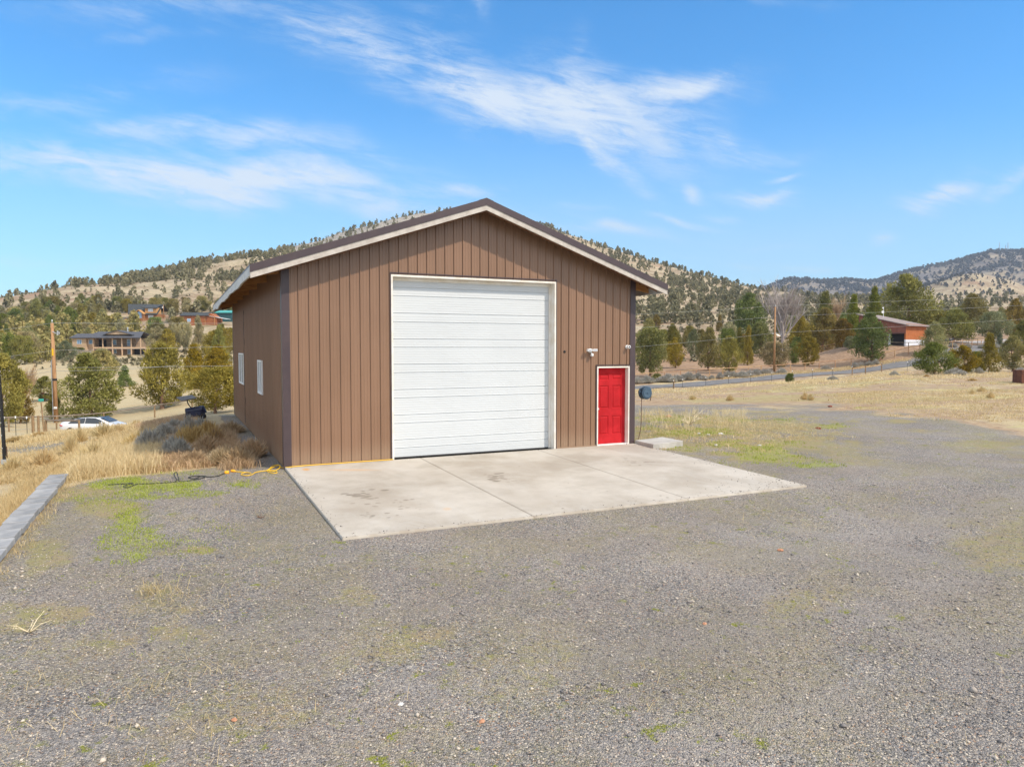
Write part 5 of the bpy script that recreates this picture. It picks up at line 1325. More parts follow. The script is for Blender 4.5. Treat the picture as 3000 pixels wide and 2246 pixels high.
# ------------------------------------------------------------------ houses
def house_root(name, px, d, label, rz=0, cat='house', dz=0):
    return empty(name, ground_at(px, d, dz), -YAW+rz, label=label, cat=cat)
def win(root, x0, x1, z0, z1, y, m='glassb', fr='white', mull=1):
    mb = MB(); t = .07; mb.box(x0-t, x1+t, y-.06, y-.005, z0-t, z0); mb.box(x0-t, x1+t, y-.06, y-.005, z1, z1+t); mb.box(x0-t, x0, y-.06, y-.005, z0, z1); mb.box(x1, x1+t, y-.06, y-.005, z0, z1)
    for k in range(1, mull+1):
        xm = x0+(x1-x0)*k/(mull+1); mb.box(xm-.03, xm+.03, y-.055, y-.02, z0, z1)
    f = mb.build('window', fr, root); mb = MB(); mb.box(x0, x1, y-.030, y-.012, z0, z1); mb.build('pane', m, f); return f
# tan house with the two-storey deck
g_ = ground_at(310, 210); zb = at(310, 1043, 210).z
th = empty('tan_house', at(207, 1043, 210), -YAW, label='tan two-storey house with a dark roof and long covered deck', cat='house')
def X8(v): return (v-240)*.01141
def Z8(v): return (910-v)*.01141
mb = MB(); mb.box(X8(290), X8(650), 0, 7, Z8(760)-1, Z8(440)); mb.box(X8(650), X8(825), .9, 8, Z8(800)-1, Z8(440)); mb.build('wall', 'tanwall', th)
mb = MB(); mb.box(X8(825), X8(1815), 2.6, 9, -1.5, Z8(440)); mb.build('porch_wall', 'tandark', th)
mb = MB(); mb.box(X8(1815), X8(2060), 2.8, 9, -1.5, Z8(700)); mb.build('lower_wall', 'tanwall', th)
mb = MB(); mb.box(X8(820), X8(2065), 0, 2.6, Z8(715), Z8(675)); mb.build('deck', 'tantrim', th)
for v in (825, 1075, 1325, 1570, 1812, 2052):
    mb = MB(); mb.box(X8(v)-.13, X8(v)+.13, .02, .28, -1.5, Z8(715)-.002); mb.box(X8(v)-.12, X8(v)+.12, .03, .27, Z8(675)+.002, Z8(440)); mb.build('deck_post', 'tantrim', th)
mb = MB(); mb.box(X8(1300), X8(2140), -.8, 2.5, -.5, 0); mb.build('terrace', 'tantrim', th)
mb = MB()
for k in range(38): x = X8(850)+k*(X8(2050)-X8(850))/37; mb.bar((x, .12, Z8(675)), (x, .12, Z8(590)), .03)
mb.bar((X8(830), .12, Z8(590)), (X8(2050), .12, Z8(590)), .05); mb.build('railing', 'dark', th)
def gable_roof(root, x0, x1, y0, y1, ze, zr, m, name='roof', hip=0.):
    ym = (y0+y1)/2; mb = MB(); t = .18
    v = [(x0, y0, ze), (x1, y0, ze), (x1-hip, ym, zr), (x0+hip, ym, zr), (x0, y1, ze), (x1, y1, ze)]
    mb.add(v+[(a, b, c-t) for a, b, c in v], [(0,1,2,3),(3,2,5,4),(6,9,8,7),(9,10,11,8),(0,6,7,1),(5,11,10,4),(0,3,9,6),(3,4,10,9),(1,7,8,2),(2,8,11,5)])
    return mb.build(name, m, root)
gable_roof(th, X8(240), X8(640), -.5, 7.5, Z8(432), Z8(322), 'shingle')
rf = gable_roof(th, X8(600), X8(2085), -.7, 9.7, Z8(430), Z8(268), 'shingle', hip=1.6)
mb = MB(); mb.prism([(X8(1090), Z8(350)), (X8(1430), Z8(250)), (X8(1800), Z8(350))], 1, .6, 5); mb.build('gable', 'tanwall', rf)
mb = MB()
for a, b in (((1060, 358), (1430, 246)), ((1430, 246), (1830, 358))): mb.bar((X8(a[0]), .5, Z8(a[1])), (X8(b[0]), .5, Z8(b[1])), .4, .16)
mb.bar((X8(1060), 2.5, Z8(356)), (X8(1430), 2.5, Z8(243)), 4, .08); mb.bar((X8(1830), 2.5, Z8(356)), (X8(1430), 2.5, Z8(243)), 4, .08); mb.build('gable_roof', 'shingle', rf)
mb = MB(); mb.tube([(X8(1500), 5, Z8(270)), (X8(1500), 5, Z8(165))], .16, 8); mb.tube([(X8(1500), 5, Z8(175)), (X8(1500), 5, Z8(150))], .24, 8); mb.build('chimney', 'galv', rf)
win(th, X8(420), X8(530), Z8(590), Z8(490), 0); win(th, X8(680), X8(795), Z8(592), Z8(485), .9, 'glassb', mull=0)
for a, b, c, d_ in ((1215, 1305, 610, 485), (1590, 1670, 640, 480), (1240, 1305, 830, 740), (1600, 1675, 860, 740)): win(th, X8(a), X8(b), Z8(c), Z8(d_), 2.6, 'glassb', mull=0)
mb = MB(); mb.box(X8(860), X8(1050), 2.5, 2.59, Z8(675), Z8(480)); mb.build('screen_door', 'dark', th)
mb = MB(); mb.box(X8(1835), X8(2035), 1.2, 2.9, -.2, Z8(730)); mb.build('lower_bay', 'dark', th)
mb = MB(); mb.box(X8(370), X8(825), -1.2, .2, -1, Z8(765)); rw = mb.build('stone_wall', 'stonewall', label='grey stone retaining wall below the left wing of the tan house', cat='wall'); rw.location = th.location; rw.rotation_euler = th.rotation_euler
for k, v in enumerate((440, 480, 530, 570, 380)):
    bpos = th.location + RGT*X8(v) + FWD*(-.5); V_ = 'bush'
    tree('garden_shrub', 0, 0, .9, 1.3, 'bush', 'f_gold' if k < 3 else 'f_green', f'{["leftmost", "second", "third", "fourth", "lone far-left"][k]} yellow-green garden shrub on top of the stone retaining wall', cat='shrub', group='shrubs on the stone wall', pos=Vector((bpos.x, bpos.y, th.location.z+Z8(768))))
# log house
S6 = .02352
lh = empty('log_house', at(358, 936, 300), -YAW, label='log house with a steep dark grey roof and a glazed entry gable', cat='house')
def X6(v): return (v-170)*S6
def Z6(v): return (590-v)*S6
mb = MB(); mb.box(X6(300), X6(780), 0, 8, -3, Z6(488)); mb.build('wall', 'logwall', lh)
mb = MB(); mb.add([(X6(165), 5, Z6(300)), (X6(545), 5, Z6(300)), (X6(810), 5, Z6(312)), (X6(810), -.6, Z6(498)), (X6(290), -.6, Z6(492)), (X6(165), 10, Z6(420)), (X6(810), 10, Z6(420))], [(0,1,2,3,4), (0,5,6,2,1)])
mb.add([(X6(165), 5, Z6(308)), (X6(810), 5, Z6(320)), (X6(810), -.6, Z6(508)), (X6(290), -.6, Z6(502))], [(0,3,2,1)]); rf = mb.build('roof', 'shingleg', lh)
mb = MB(); mb.box(X6(578), X6(785), .1, 4, Z6(482), Z6(375)); dm = mb.build('dormer', 'honey', lh)
mb = MB(); mb.add([(X6(548), 4.5, Z6(308)), (X6(808), 4.5, Z6(308)), (X6(808), -.5, Z6(382)), (X6(552), -.5, Z6(378)), (X6(552), -.5, Z6(390)), (X6(808), -.5, Z6(392))], [(0,1,2,3),(3,2,5,4)]); mb.build('dormer_roof', 'shingleg', dm)
mb = MB(); mb.prism([(X6(425), -.5), (X6(425), Z6(488)), (X6(508), Z6(428)), (X6(590), Z6(488)), (X6(590), -.5)], 1, -1.6, .5); en = mb.build('entry_gable', 'logwall', lh)
mb = MB(); mb.bar((X6(412), -1.0, Z6(495)), (X6(508), -1.0, Z6(421)), 2.4, .22); mb.bar((X6(602), -1.0, Z6(495)), (X6(508), -1.0, Z6(421)), 2.4, .22); mb.build('gable_roof', 'honey', en)
mb = MB(); mb.prism([(X6(465), Z6(565)), (X6(465), Z6(478)), (X6(510), Z6(442)), (X6(555), Z6(478)), (X6(555), Z6(565))], 1, -1.65, -1.61); mb.build('entry_glass', 'glassb', en)
win(lh, X6(640), X6(722), Z6(446), Z6(395), .1, 'galv', 'white', 1); win(lh, X6(640), X6(725), Z6(556), Z6(515), 0, 'galv', 'white', 1)
mb = MB(); mb.tube([(X6(365), .8, Z6(500)), (X6(365), .8, Z6(448))], .14, 8); mb.build('stove_pipe', 'white', lh)
mb = MB(); mb.box(X6(280), X6(600), -2.6, -.1, -3, Z6(572)); mb.build('porch', 'logwall', lh)
# cedar shed with a white lean-to roof
S7 = .0219
cs = empty('cedar_shed', at(527, 951, 280), -YAW, label='long red cedar outbuilding with a dark roof and a white lean-to roof', cat='shed')
def X7(v): return (v-1205)*S7
def Z7(v): return (680-v)*S7
mb = MB(); mb.box(X7(1212), X7(1655), 0, 6, -2, Z7(518)); mb.build('wall', 'cedar', cs)
mb = MB(); mb.prism([(X7(1655), -2), (X7(1655), Z7(520)), (X7(1745), Z7(475)), (X7(1860), Z7(560)), (X7(1860), -2)], 1, .4, 5.8); mb.build('end_wall', 'cedar', cs)
gable_roof(cs, X7(1205), X7(1735), -.5, 6.5, Z7(515), Z7(453), 'shingleg')
mb = MB(); mb.bar((X7(1670), 2.4, Z7(512)), (X7(2035), 2.4, Z7(577)), 4.6, .10); mb.build('lean_to_roof', 'white', cs)
for v in (1660, 1830): mb = MB(); mb.box(X7(v)-.08, X7(v)+.08, -.06, .0, -2, Z7(530)); mb.build('corner_board', 'honey', cs)
win(cs, X7(1340), X7(1400), Z7(625), Z7(573), 0); win(cs, X7(1495), X7(1530), Z7(625), Z7(573), 0, mull=0)
gs = empty('green_shed', at(634, 936, 292), -YAW, label='dark teal shed with a bright green metal roof under the workshop eave', cat='shed')
mb = MB(); mb.box(0, 6.5, 0, 5, -2, 2.9); mb.build('wall', 'tealwall', gs)
mb = MB(); mb.add([(-.6, -.5, 2.85), (6.9, -.5, 2.85), (6.6, 3, 3.9), (-.1, 3, 3.9), (-.6, -.5, 2.7), (6.9, -.5, 2.7), (6.6, 6, 2.8), (-.1, 6, 2.8)], [(0,1,2,3),(4,5,1,0),(3,2,6,7)]); mb.build('roof', 'tealroof', gs)
# barn
_bp = at(2653, 1011, 130); bn = empty('barn', (_bp.x, _bp.y, hz(_bp.x, _bp.y)), -YAW+R(38), label='orange and white barn with a pale brown metal roof and an open dark doorway', cat='barn')
Lb, Wb, ze, zr = 8.6, 8.6, 4.0, 6.2
mb = MB(); mb.box(0, Lb, 0, Wb, .0, 1.25); mb.box(0, Lb, 0, Wb, -1.0, .0); mb.build('lower_cladding', 'barnwhite', bn)
def ribbed(mb, x0, x1, z0, z1, y, st=.23):
    x = x0
    while x < x1-.02:
        b = min(x+st, x1); mb.add([(x, y, z0), (b-.04, y, z0), (b-.02, y-.03, z0), (b, y, z0), (x, y, z1), (b-.04, y, z1), (b-.02, y-.03, z1), (b, y, z1)], [(0,1,5,4),(1,2,6,5),(2,3,7,6)]); x = b
mb = MB(); ribbed(mb, 0, Lb, 1.25, ze+.1, -.012); mb.prism([(0, 1.252), (Wb, 1.252), (Wb, zr-.1), (0, ze-.05)], 0, .002, Lb-.002); mb.build('wall', 'barnorange', bn)
mb = MB(); ribbed(mb, 0, Lb, .0, 1.25, -.014); mb.build('lower_ribs', 'barnwhite', bn)
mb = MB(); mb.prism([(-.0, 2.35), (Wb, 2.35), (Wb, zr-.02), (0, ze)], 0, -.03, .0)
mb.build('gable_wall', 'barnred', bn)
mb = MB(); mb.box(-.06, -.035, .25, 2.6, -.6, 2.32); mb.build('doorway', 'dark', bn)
mb = MB(); mb.box(-.16, -.08, 2.7, 5.6, .05, 2.38); mb.bar((-.2, .0, 2.42), (-.2, 6, 2.42), .1, .12); mb.build('sliding_door', 'barndoor', bn)
mb = MB(); mb.box(-.20, -.165, 2.65, 2.95, .0, 2.40); mb.build('door_post', 'barnwhite', bn)
mb = MB(); ov = .5; mb.add([(-ov, -ov*1.4, ze-.15), (Lb+ov, -ov*1.4, ze-.15), (Lb+ov, Wb+.4, zr+.06), (-ov, Wb+.4, zr+.06)], [(0,1,2,3)])
mb.add([(-ov, -ov*1.4, ze-.30), (Lb+ov, -ov*1.4, ze-.30), (Lb+ov, Wb+.4, zr-.08), (-ov, Wb+.4, zr-.08)], [(0,3,2,1)]); mb.quad((-ov, -ov*1.4, ze-.30), (Lb+ov, -ov*1.4, ze-.30), (Lb+ov, -ov*1.4, ze-.15), (-ov, -ov*1.4, ze-.15)); mb.quad((-ov, -ov*1.4, ze-.30), (-ov, Wb+.4, zr-.08), (-ov, Wb+.4, zr+.06), (-ov, -ov*1.4, ze-.15))
mb.build('roof', 'barnroof', bn)
ds = empty('satellite_dish', at(2588, 921, 135.5), -YAW, label='white satellite dish on a short mast at the peak of the barn', cat='satellite dish')
mb = MB(); mb.tube([(0, 0, -.6), (0, 0, 1.35)], .045, 8); mb.build('mast', 'white', ds)
mb = MB(); lathe(mb, [(.05, .0), (.2, -.04), (.27, -.09)], (-.18, -.05, .45), n=18); mb.build('dish', 'white', ds)
mb = MB(); lathe(mb, [(.04, .0), (.12, -.03), (.16, -.07)], (-.14, -.05, 1.25), n=16); mb.build('upper_dish', 'white', ds)
# masts on the far ridge
for k, (px, h) in enumerate(((2916, 46), (2934, 34), (2941, 44))):
    g_ = ground_at(px, 2690, -3); mb = MB()
    for a, b in ((-1, -1), (1, -1), (0, 1)): mb.bar((a*1.6, b*1.6, 0), (a*.5, b*.5, h), .7)
    for q in range(8): z = h*q/8; s_ = 1.6-1.1*q/8; mb.bar((-s_, -s_, z), (s_, s_, z+h/8), .5); mb.bar((s_, -s_, z), (-s_*.3, s_, z+h/8), .5)
    o_ = mb.build('radio_mast', 'galv', label=f'{["left", "short middle", "right"][k]} one of the three thin radio masts on the far ridge', cat='radio mast', group='radio masts on the ridge'); o_.location = g_

# ------------------------------------------------------------------ white car
def make_car():
    g_ = at(282, 1273, 54.5); gz_ = hz(g_.x, g_.y); car = empty('parked_car', (g_.x, g_.y, gz_+.0), -YAW+R(4), label='white sedan parked beyond the dry grass bank on the left', cat='car')
    st = [ # x, lower half width, belt z, belt half width, top z, top half width, is cabin
     (-2.34, .70, .88, .66, .98, .50), (-2.22, .84, .93, .80, 1.06, .62), (-1.9, .90, .95, .86, 1.12, .66), (-1.5, .92, .95, .88, 1.23, .62), (-1.0, .93, .94, .88, 1.36, .60), (-.4, .93, .93, .88, 1.44, .60), (.1, .93, .92, .88, 1.44, .60), (.55, .93, .91, .88, 1.36, .61), (.95, .93, .90, .88, 1.20, .64), (1.3, .92, .89, .86, 1.02, .70), (1.45, .92, .88, .85, .95, .72), (1.8, .91, .84, .83, .88, .66), (2.1, .86, .76, .76, .80, .58), (2.32, .72, .62, .62, .66, .45), (2.40, .55, .52, .48, .55, .30)]
    mb = MB(); rings = []
    for (x, lw, bz, bw, tz, tw) in st:
        rings.append([(x, -lw*.92, .22), (x, -lw, .42), (x, -lw*1.0, bz-.18), (x, -bw, bz), (x, -(bw*.25+tw*.75), bz+(tz-bz)*.62), (x, -tw, bz+(tz-bz)*.90), (x, -tw*.5, tz-.01), (x, 0, tz), (x, tw*.5, tz-.01), (x, tw, bz+(tz-bz)*.90), (x, (bw*.25+tw*.75), bz+(tz-bz)*.62), (x, bw, bz), (x, lw, bz-.18), (x, lw, .42), (x, lw*.92, .22)])
    n = len(rings[0]); mb.add([p for r_ in rings for p in r_], [(i*n+k, i*n+k+1, (i+1)*n+k+1, (i+1)*n+k) for i in range(len(rings)-1) for k in range(n-1)]+[tuple(range(n))[::-1], tuple((len(rings)-1)*n+k for k in range(n))])
    body = mb.build('body', 'carpaint', car, smooth=True); sb = body.modifiers.new('subdivision', 'SUBSURF'); sb.levels = 1; sb.render_levels = 2
    for s_ in (-1, 1):
        for a, pts in (('rear', [(-1.62, .98), (-.42, .985), (-.42, 1.36), (-.95, 1.30), (-1.35, 1.16)]), ('front', [(-.36, .985), (1.12, .96), (.72, 1.20), (.30, 1.345), (-.36, 1.37)])):
            mb = MB(); vs = []
            for (x, z) in pts:
                f = (z-.94)/.42; y = .885-(.885-.64)*max(0, f)**1.1+.012; vs.append((x, s_*y, z))
            mb.add(vs, [tuple(range(len(vs)))]); w_ = mb.build('side_window', 'carglass', car); sl_ = w_.modifiers.new('solid', 'SOLIDIFY'); sl_.thickness = .02; sl_.offset = 0
        mb = MB(); mb.tube([(.92, s_*.93, 1.0), (.92, s_*1.0, 1.02), (.95, s_*1.08, 1.03)], [.03, .07, .06], 8); mb.build('mirror', 'carpaint', car, smooth=True)
        for x in (-1.42, 1.42):
            mb = MB(); lathe(mb, [(.20, -.11), (.32, -.11), (.34, -.08), (.34, .08), (.32, .11), (.20, .11)], (x, s_*.82, .34), n=22); w_ = mb.build('wheel', 'tyre', car)
            mb = MB(); lathe(mb, [(.05, s_*.115-.01), (.21, s_*.11-.005), (.215, s_*.09)], (x, s_*.82, .34), n=16); mb.build('rim', 'galv', w_)
        mb = MB(); mb.tube([(2.02, s_*.70, .76), (2.2, s_*.66, .70), (2.30, s_*.56, .66)], [.03, .05, .03], 8); mb.build('headlight', 'carglass', car, smooth=True)
        mb = MB(); mb.tube([(-2.02, s_*.885, .80), (-2.2, s_*.82, .82), (-2.30, s_*.66, .84)], [.03, .055, .04], 8); mb.build('taillight', 'taillight', car, smooth=True)
    mb = MB(); mb.add([(1.33, -.64, 1.02), (1.33, .64, 1.02), (.62, .56, 1.375), (.62, -.56, 1.375), (.0, .5, 1.462), (.0, -.5, 1.462)], [(0,1,2,3)]); w_ = mb.build('windshield', 'carglass', car); sl_ = w_.modifiers.new('solid', 'SOLIDIFY'); sl_.thickness = .03; sl_.offset = 1
    mb = MB(); mb.add([(-1.95, -.55, 1.135), (-1.95, .55, 1.135), (-1.0, .5, 1.385), (-1.0, -.5, 1.385)], [(0,1,2,3)]); w_ = mb.build('rear_window', 'carglass', car); sl_ = w_.modifiers.new('solid', 'SOLIDIFY'); sl_.thickness = .03; sl_.offset = -1
    mb = MB(); mb.add([(-.9, -.46, 1.40), (.4, -.46, 1.415), (.4, .46, 1.415), (-.9, .46, 1.40), (-.25, -.46, 1.458), (-.25, .46, 1.458)], [(0,4,5,3),(4,1,2,5)]); mb.build('glass_roof', 'carglass', car)
make_car()
# dark object with a flat canopy on the bank
cb = empty('canopied_ride_on', ground_at(568, 27.5, .05), -YAW, label='dark blue machine with tilted flat grey canopy on the weedy bank', cat='machine')
k_ = 27.5/F
mb = MB(); mb.tube([(-.24, 0, .10), (-.30, 0, .24), (.30, .05, .34), (.34, .05, .20)], [.12, .16, .16, .11], 12)
mb.box(-.26, .31, -.14, .2, .0, .27); mb.build('hull', 'navy', cb, bevel=.02)
mb = MB(); mb.box(-.14, .10, -.08, .10, .30, .40); mb.box(.0, .10, -.08, .10, .38, .46); mb.tube([(.12, -.05, .36), (.17, -.05, .40)], .03, 8); mb.build('seat', 'black', cb, bevel=.01)
mb = MB(); mb.tube(smooth_path([(-.10, 0, .38), (-.20, 0, .48), (-.27, 0, .60), (-.29, 0, .74)], 5), .022, 8); mb.build('canopy_arm', 'black', cb, smooth=True)
mb = MB(); mb.add([(-.66, -.1, .80), (-.30, -.45, .70), (.12, -.1, .78), (-.28, .4, .86), (-.66, -.1, .83), (-.30, -.45, .73), (.12, -.1, .81), (-.28, .4, .89)], [(0,3,2,1),(4,5,6,7),(0,1,5,4),(1,2,6,5),(2,3,7,6),(3,0,4,7)]); mb.build('canopy', 'panelgrey', cb)
for y_ in (-.16, .22):
    for x_ in (-.2, .24): mb = MB(); lathe(mb, [(.04, -.03), (.10, -.03), (.10, .03), (.04, .03)], (x_, y_, .06), n=14); mb.build('wheel', 'tyre', cb)
# rusty box at the right edge
rb = empty('rusty_crate', ground_at(3000, 62, -.05), -YAW+.1, label='dark rust-brown ribbed box cut by the right edge of the photo', cat='crate')
mb = MB(); hb = 1.2; mb.box(-.62, .7, -.5, .5, 0, hb)
mb.build('box', 'rustbox', rb)
for k in range(6):
    mb = MB(); mb.box(-.64, .72, -.53, -.502, .06+k*.19, .18+k*.19); mb.build('plank', 'rustbox', rb)
# cow beside the barn
def make_cow():
    g_ = ground_at(2772, 139, 0); cow = empty('cow', g_, -YAW, label='black cow standing half hidden behind the juniper right of the barn', cat='cow')
    V = [(0, 0, 1.05), (.45, 0, 1.08), (.72, 0, 1.12), (.98, 0, 1.28), (1.22, 0, 1.38), (1.48, 0, 1.26), (-.5, 0, 1.08), (-.78, 0, 1.06),
         (.55, .20, .70), (.56, .20, .36), (.55, .20, .03), (.50, -.20, .70), (.49, -.20, .36), (.50, -.20, .03), (-.62, .20, .72), (-.70, .20, .42), (-.64, .20, .03), (-.56, -.20, .72), (-.64, -.20, .42), (-.58, -.20, .03), (-.90, 0, .95), (-.93, 0, .45), (1.22, .17, 1.46), (1.22, -.17, 1.46)]
    E = [(0,1),(1,2),(2,3),(3,4),(4,5),(0,6),(6,7),(1,8),(8,9),(9,10),(1,11),(11,12),(12,13),(6,14),(14,15),(15,16),(6,17),(17,18),(18,19),(7,20),(20,21),(4,22),(4,23)]
    rd = [.36,.34,.28,.17,.14,.09,.34,.26,.12,.065,.055,.12,.065,.055,.13,.07,.055,.13,.07,.055,.04,.03,.04,.04]
    me = bpy.data.meshes.new('body'); me.from_pydata(V, E, []); o = link('body', me, cow, ['cowhide'])
    sk = o.modifiers.new('skin', 'SKIN'); 
    for i, r_ in enumerate(rd): o.data.skin_vertices[0].data[i].radius = (r_, r_)
    o.data.skin_vertices[0].data[0].use_root = True
    ss = o.modifiers.new('sub', 'SUBSURF'); ss.levels = 1; ss.render_levels = 2
try:
    make_cow()
except Exception as ex:
    print('cow', ex)

# ------------------------------------------------------------------ rocks
def rock(px, py, size, m, label, nm='rock'):
    q = gp(px, py, 0); r = random.Random(px); bm = bmesh.new(); bmesh.ops.create_icosphere(bm, subdivisions=2, radius=1)
    for v in bm.verts: v.co *= 1+r.uniform(-.2, .18); v.co.x *= size*1.3; v.co.y *= size; v.co.z = v.co.z*size*.62
    me = bpy.data.meshes.new(nm); bm.to_mesh(me); bm.free(); o = link(nm, me, None, [m], label=label, cat='rock'); o.location = (q.x, q.y, q.z+size*.25); o.rotation_euler[2] = r.uniform(0, 3)
rock(1958, 1219, .11, 'rockorange', 'orange rock on the dirt strip right of the hose reel')
rock(2397, 1257, .075, 'rockred', 'dark red rock on the grass right of the apron')
rock(2112, 1273, .065, 'rockwhite', 'largest white rock in the green patch')
rock(2048, 1272, .055, 'rockwhite', 'white rock left of the largest one in the green patch')
rock(2075, 1275, .045, 'rockwhite', 'smallest white rock in the green patch beside the concrete step')
rock(2098, 1303, .05, 'rockwhite', 'white rock at the gravel edge below the green patch')
rock(2225, 1302, .045, 'rockwhite', 'white pebble-like rock on gravel above the far corner of the apron')
rock(2432, 1182, .09, 'rockred', 'small dark rock in the field behind the gravel')
rock(24, 2213, .035, 'rockorange', 'flat orange stone in the bottom left corner')
rock(720, 2180, .022, 'rockorange', 'orange stone near the bottom left of centre')
rock(684, 2030, .022, 'rockorange', 'peach stone on the gravel left of centre')
rock(1412, 2028, .022, 'rockorange', 'pinkish stone near the bottom centre')
rock(1174, 1985, .02, 'rockwhite', 'cream stone on the gravel below the apron corner')
rock(2065, 1768, .022, 'rockorange', 'cream stone on the gravel below the apron')
rock(2287, 1575, .035, 'rockorange', 'pale orange stone right of the apron front edge')

# ------------------------------------------------------------------ ground cover
def blades(xy, h, w, seed=1, bend=.45, spread=.0, seg=2):
    """bent grass blades; xy (n,3) roots, h (n,) lengths, w (n,) widths -> verts, tris"""
    r = np.random.default_rng(seed); n = len(xy); a = r.random(n)*6.283; b = r.random(n)*6.283
    side = np.stack([np.cos(b), np.sin(b), 0*b], 1)*w[:, None]/2
    ln = (spread+bend*r.random(n))[:, None]; dr = np.stack([np.cos(a), np.sin(a), 0*a], 1)
    up = np.array([0, 0, 1.0]); m = xy+(up*.55+dr*ln*.35)*h[:, None]; t = xy+(up*(1-ln*.35)+dr*ln)*h[:, None]
    V = np.stack([xy-side, xy+side, m-side*.8, m+side*.8, t], 1).reshape(-1, 3)
    k = np.arange(n)[:, None]*5; F_ = np.concatenate([k+[0, 1, 3], k+[0, 3, 2], k+[2, 3, 4]])
    return V, F_
def cover(name, fol, parts, label, cat='grass'):
    V = []; F_ = []; C = []; o = 0
    for i, (xy, h, w, bend, spread, tone) in enumerate(parts):
        if not len(xy): continue
        v, f = blades(xy, h, w, 10+i, bend, spread); V.append(v); F_.append(f+o); o += len(v); C.append(np.repeat(np.clip(tone, 0, 1), 5))
    me = np_mesh(name, np.concatenate(V), np.concatenate(F_), False, {'clump': ('POINT', 'FLOAT', np.concatenate(C))})
    return link(name, me, None, [fol], label=label, cat=cat, kind='stuff')
def region(n, pxr, dr, cond, seed, tuft=8, trad=.10):
    """clustered random roots in a wedge px range x depth range"""
    r = np.random.default_rng(seed); m = n//tuft*3
    px = r.uniform(*pxr, m); d = np.sqrt(r.uniform(dr[0]**2, dr[1]**2, m))
    x = CX+FWD.x*d+RGT.x*(px-1500)/F*d; y = CY+FWD.y*d+RGT.y*(px-1500)/F*d
    z = height(x, y); qx, qy = proj(x, y, z); keep = r.random(m) < cond(qx, qy, d, x, y); i = np.nonzero(keep)[0][:n//tuft]
    x, y = x[i], y[i]; tone = r.random(len(i))
    X_ = np.repeat(x, tuft)+r.normal(size=len(i)*tuft)*trad; Y_ = np.repeat(y, tuft)+r.normal(size=len(i)*tuft)*trad
    return np.stack([X_, Y_, height(X_, Y_)], 1), np.repeat(tone, tuft)*.6+.4*r.random(len(X_)), r
def off_building(x, y): return ~((x > -.75) & (x < W+.6) & (y > -.2) & (y < LEN+.3)) & ~((x > -.1) & (x < SW+.1) & (y > -SD-.1) & (y < .1))
straw = []; weeds = []; grn = []
def bermline(px): return np.interp(px, [-200, 205, 300, 520, 640, 690, 760, 800, 830], [1424, 1424, 1400, 1384, 1368, 1356, 1380, 1376, 1300])
def c_left(px, py, d, x, y):
    ok = (py < bermline(px)-4) & off_building(x, y) & (pad_side(x, y) < np.where(py > 1424, -.30, 50)) & (x < -1.5)
    tr = np.exp(-((py-(1316-(px-150)*.115))/24)**2)*sstep(px, 420, 260)
    return ok*(.25+.75*sstep(fbm(x/1.2, y/1.2, 3), .35, .6))*(1-.92*tr)
def add(lst, n, pxr, dr, cond, seed, h, w, tuft=8, trad=.1, bend=.45, spread=.1, tb=0.):
    p, tone, r = region(n, pxr, dr, cond, seed, tuft, trad)
    hh = r.uniform(h[0], h[1], len(p))*(.6+.4*r.random(len(p))); lst.append((p, hh, r.uniform(w[0], w[1], len(p)), bend, spread, tone+tb))
add(straw, 9000, (60, 400), (30, 37), c_left, 33, (.22, .42), (.016, .026), 12, .15, .6, .1, .1)
add(straw, 70000, (-250, 640), (13.5, 26), lambda px, py, d, x, y: c_left(px, py, d, x, y)*np.where(px < 470, 1, .30), 1, (.09, .30), (.008, .016), 10, .10, .8, .15)
add(straw, 16000, (190, 460), (14, 24), lambda px, py, d, x, y: c_left(px, py, d, x, y)*sstep(px, 180, 260), 2, (.22, .48), (.007, .014), 12, .09, .55, .05, .25)
add(straw, 12000, (-250, 215), (8, 18), lambda px, py, d, x, y: ((pad_side(x, y) < -.36) & (pad_side(x, y) > -1.7))*1., 3, (.15, .40), (.006, .012), 10, .08)
add(straw, 26000, (-300, 640), (25, 38), c_left, 31, (.06, .17), (.018, .03), 10, .14)
add(weeds, 52000, (380, 800), (14.5, 30), lambda px, py, d, x, y: c_left(px, py, d, x, y)*sstep(px, 380, 520), 4, (.10, .34), (.009, .018), 9, .10, .7, .25)
add(weeds, 4000, (640, 825), (15, 24), lambda px, py, d, x, y: ((x < -.55) & (x > -1.9) & (y > .4))*1., 5, (.12, .40), (.008, .015), 9, .08, .7, .2)
# right-hand field
def c_field(px, py, d, x, y):
    e = edge_field(px); ok = (py < e-3)&(d < 101-np.interp(px, [1900, 2600, 2900], [6, 0, 12]))
    rag = sstep(fbm(x/7+31, y/3.2, 4), .42, .60)
    nearroad = sstep(py, 1150, 1120)*.6
    pat = sstep(fbm(x/2.6+7, y/1.6, 3), .42, .60)
    return ok*np.clip((rag*.7+nearroad*.7)*(.12+.88*pat), .02, 1)*sstep(e-py, 2, 28)
add(straw, 34000, (1850, 3250), (34, 101), c_field, 6, (.06, .20), (.022, .045), 10, .20, .8, .2)
add(straw, 16000, (1850, 3250), (72, 101), c_field, 7, (.15, .42), (.035, .06), 12, .25, .6, .1, .25)
add(straw, 9000, (1850, 3100), (111, 121), lambda px, py, d, x, y: 1.*(abs(d-np.interp(px, [1900, 2040, 2230, 2400, 2550, 2680], [108, 110.5, 114.5, 117.5, 119, 122])) < 3), 8, (.15, .45), (.05, .08), 10, .3)
add(straw, 3500, (2550, 3000), (33, 48), lambda px, py, d, x, y: 1.*np.exp(-((px-2860)/110)**2-((py-1233)/18)**2), 9, (.15, .45), (.014, .025), 14, .18, .4, .1, .3)
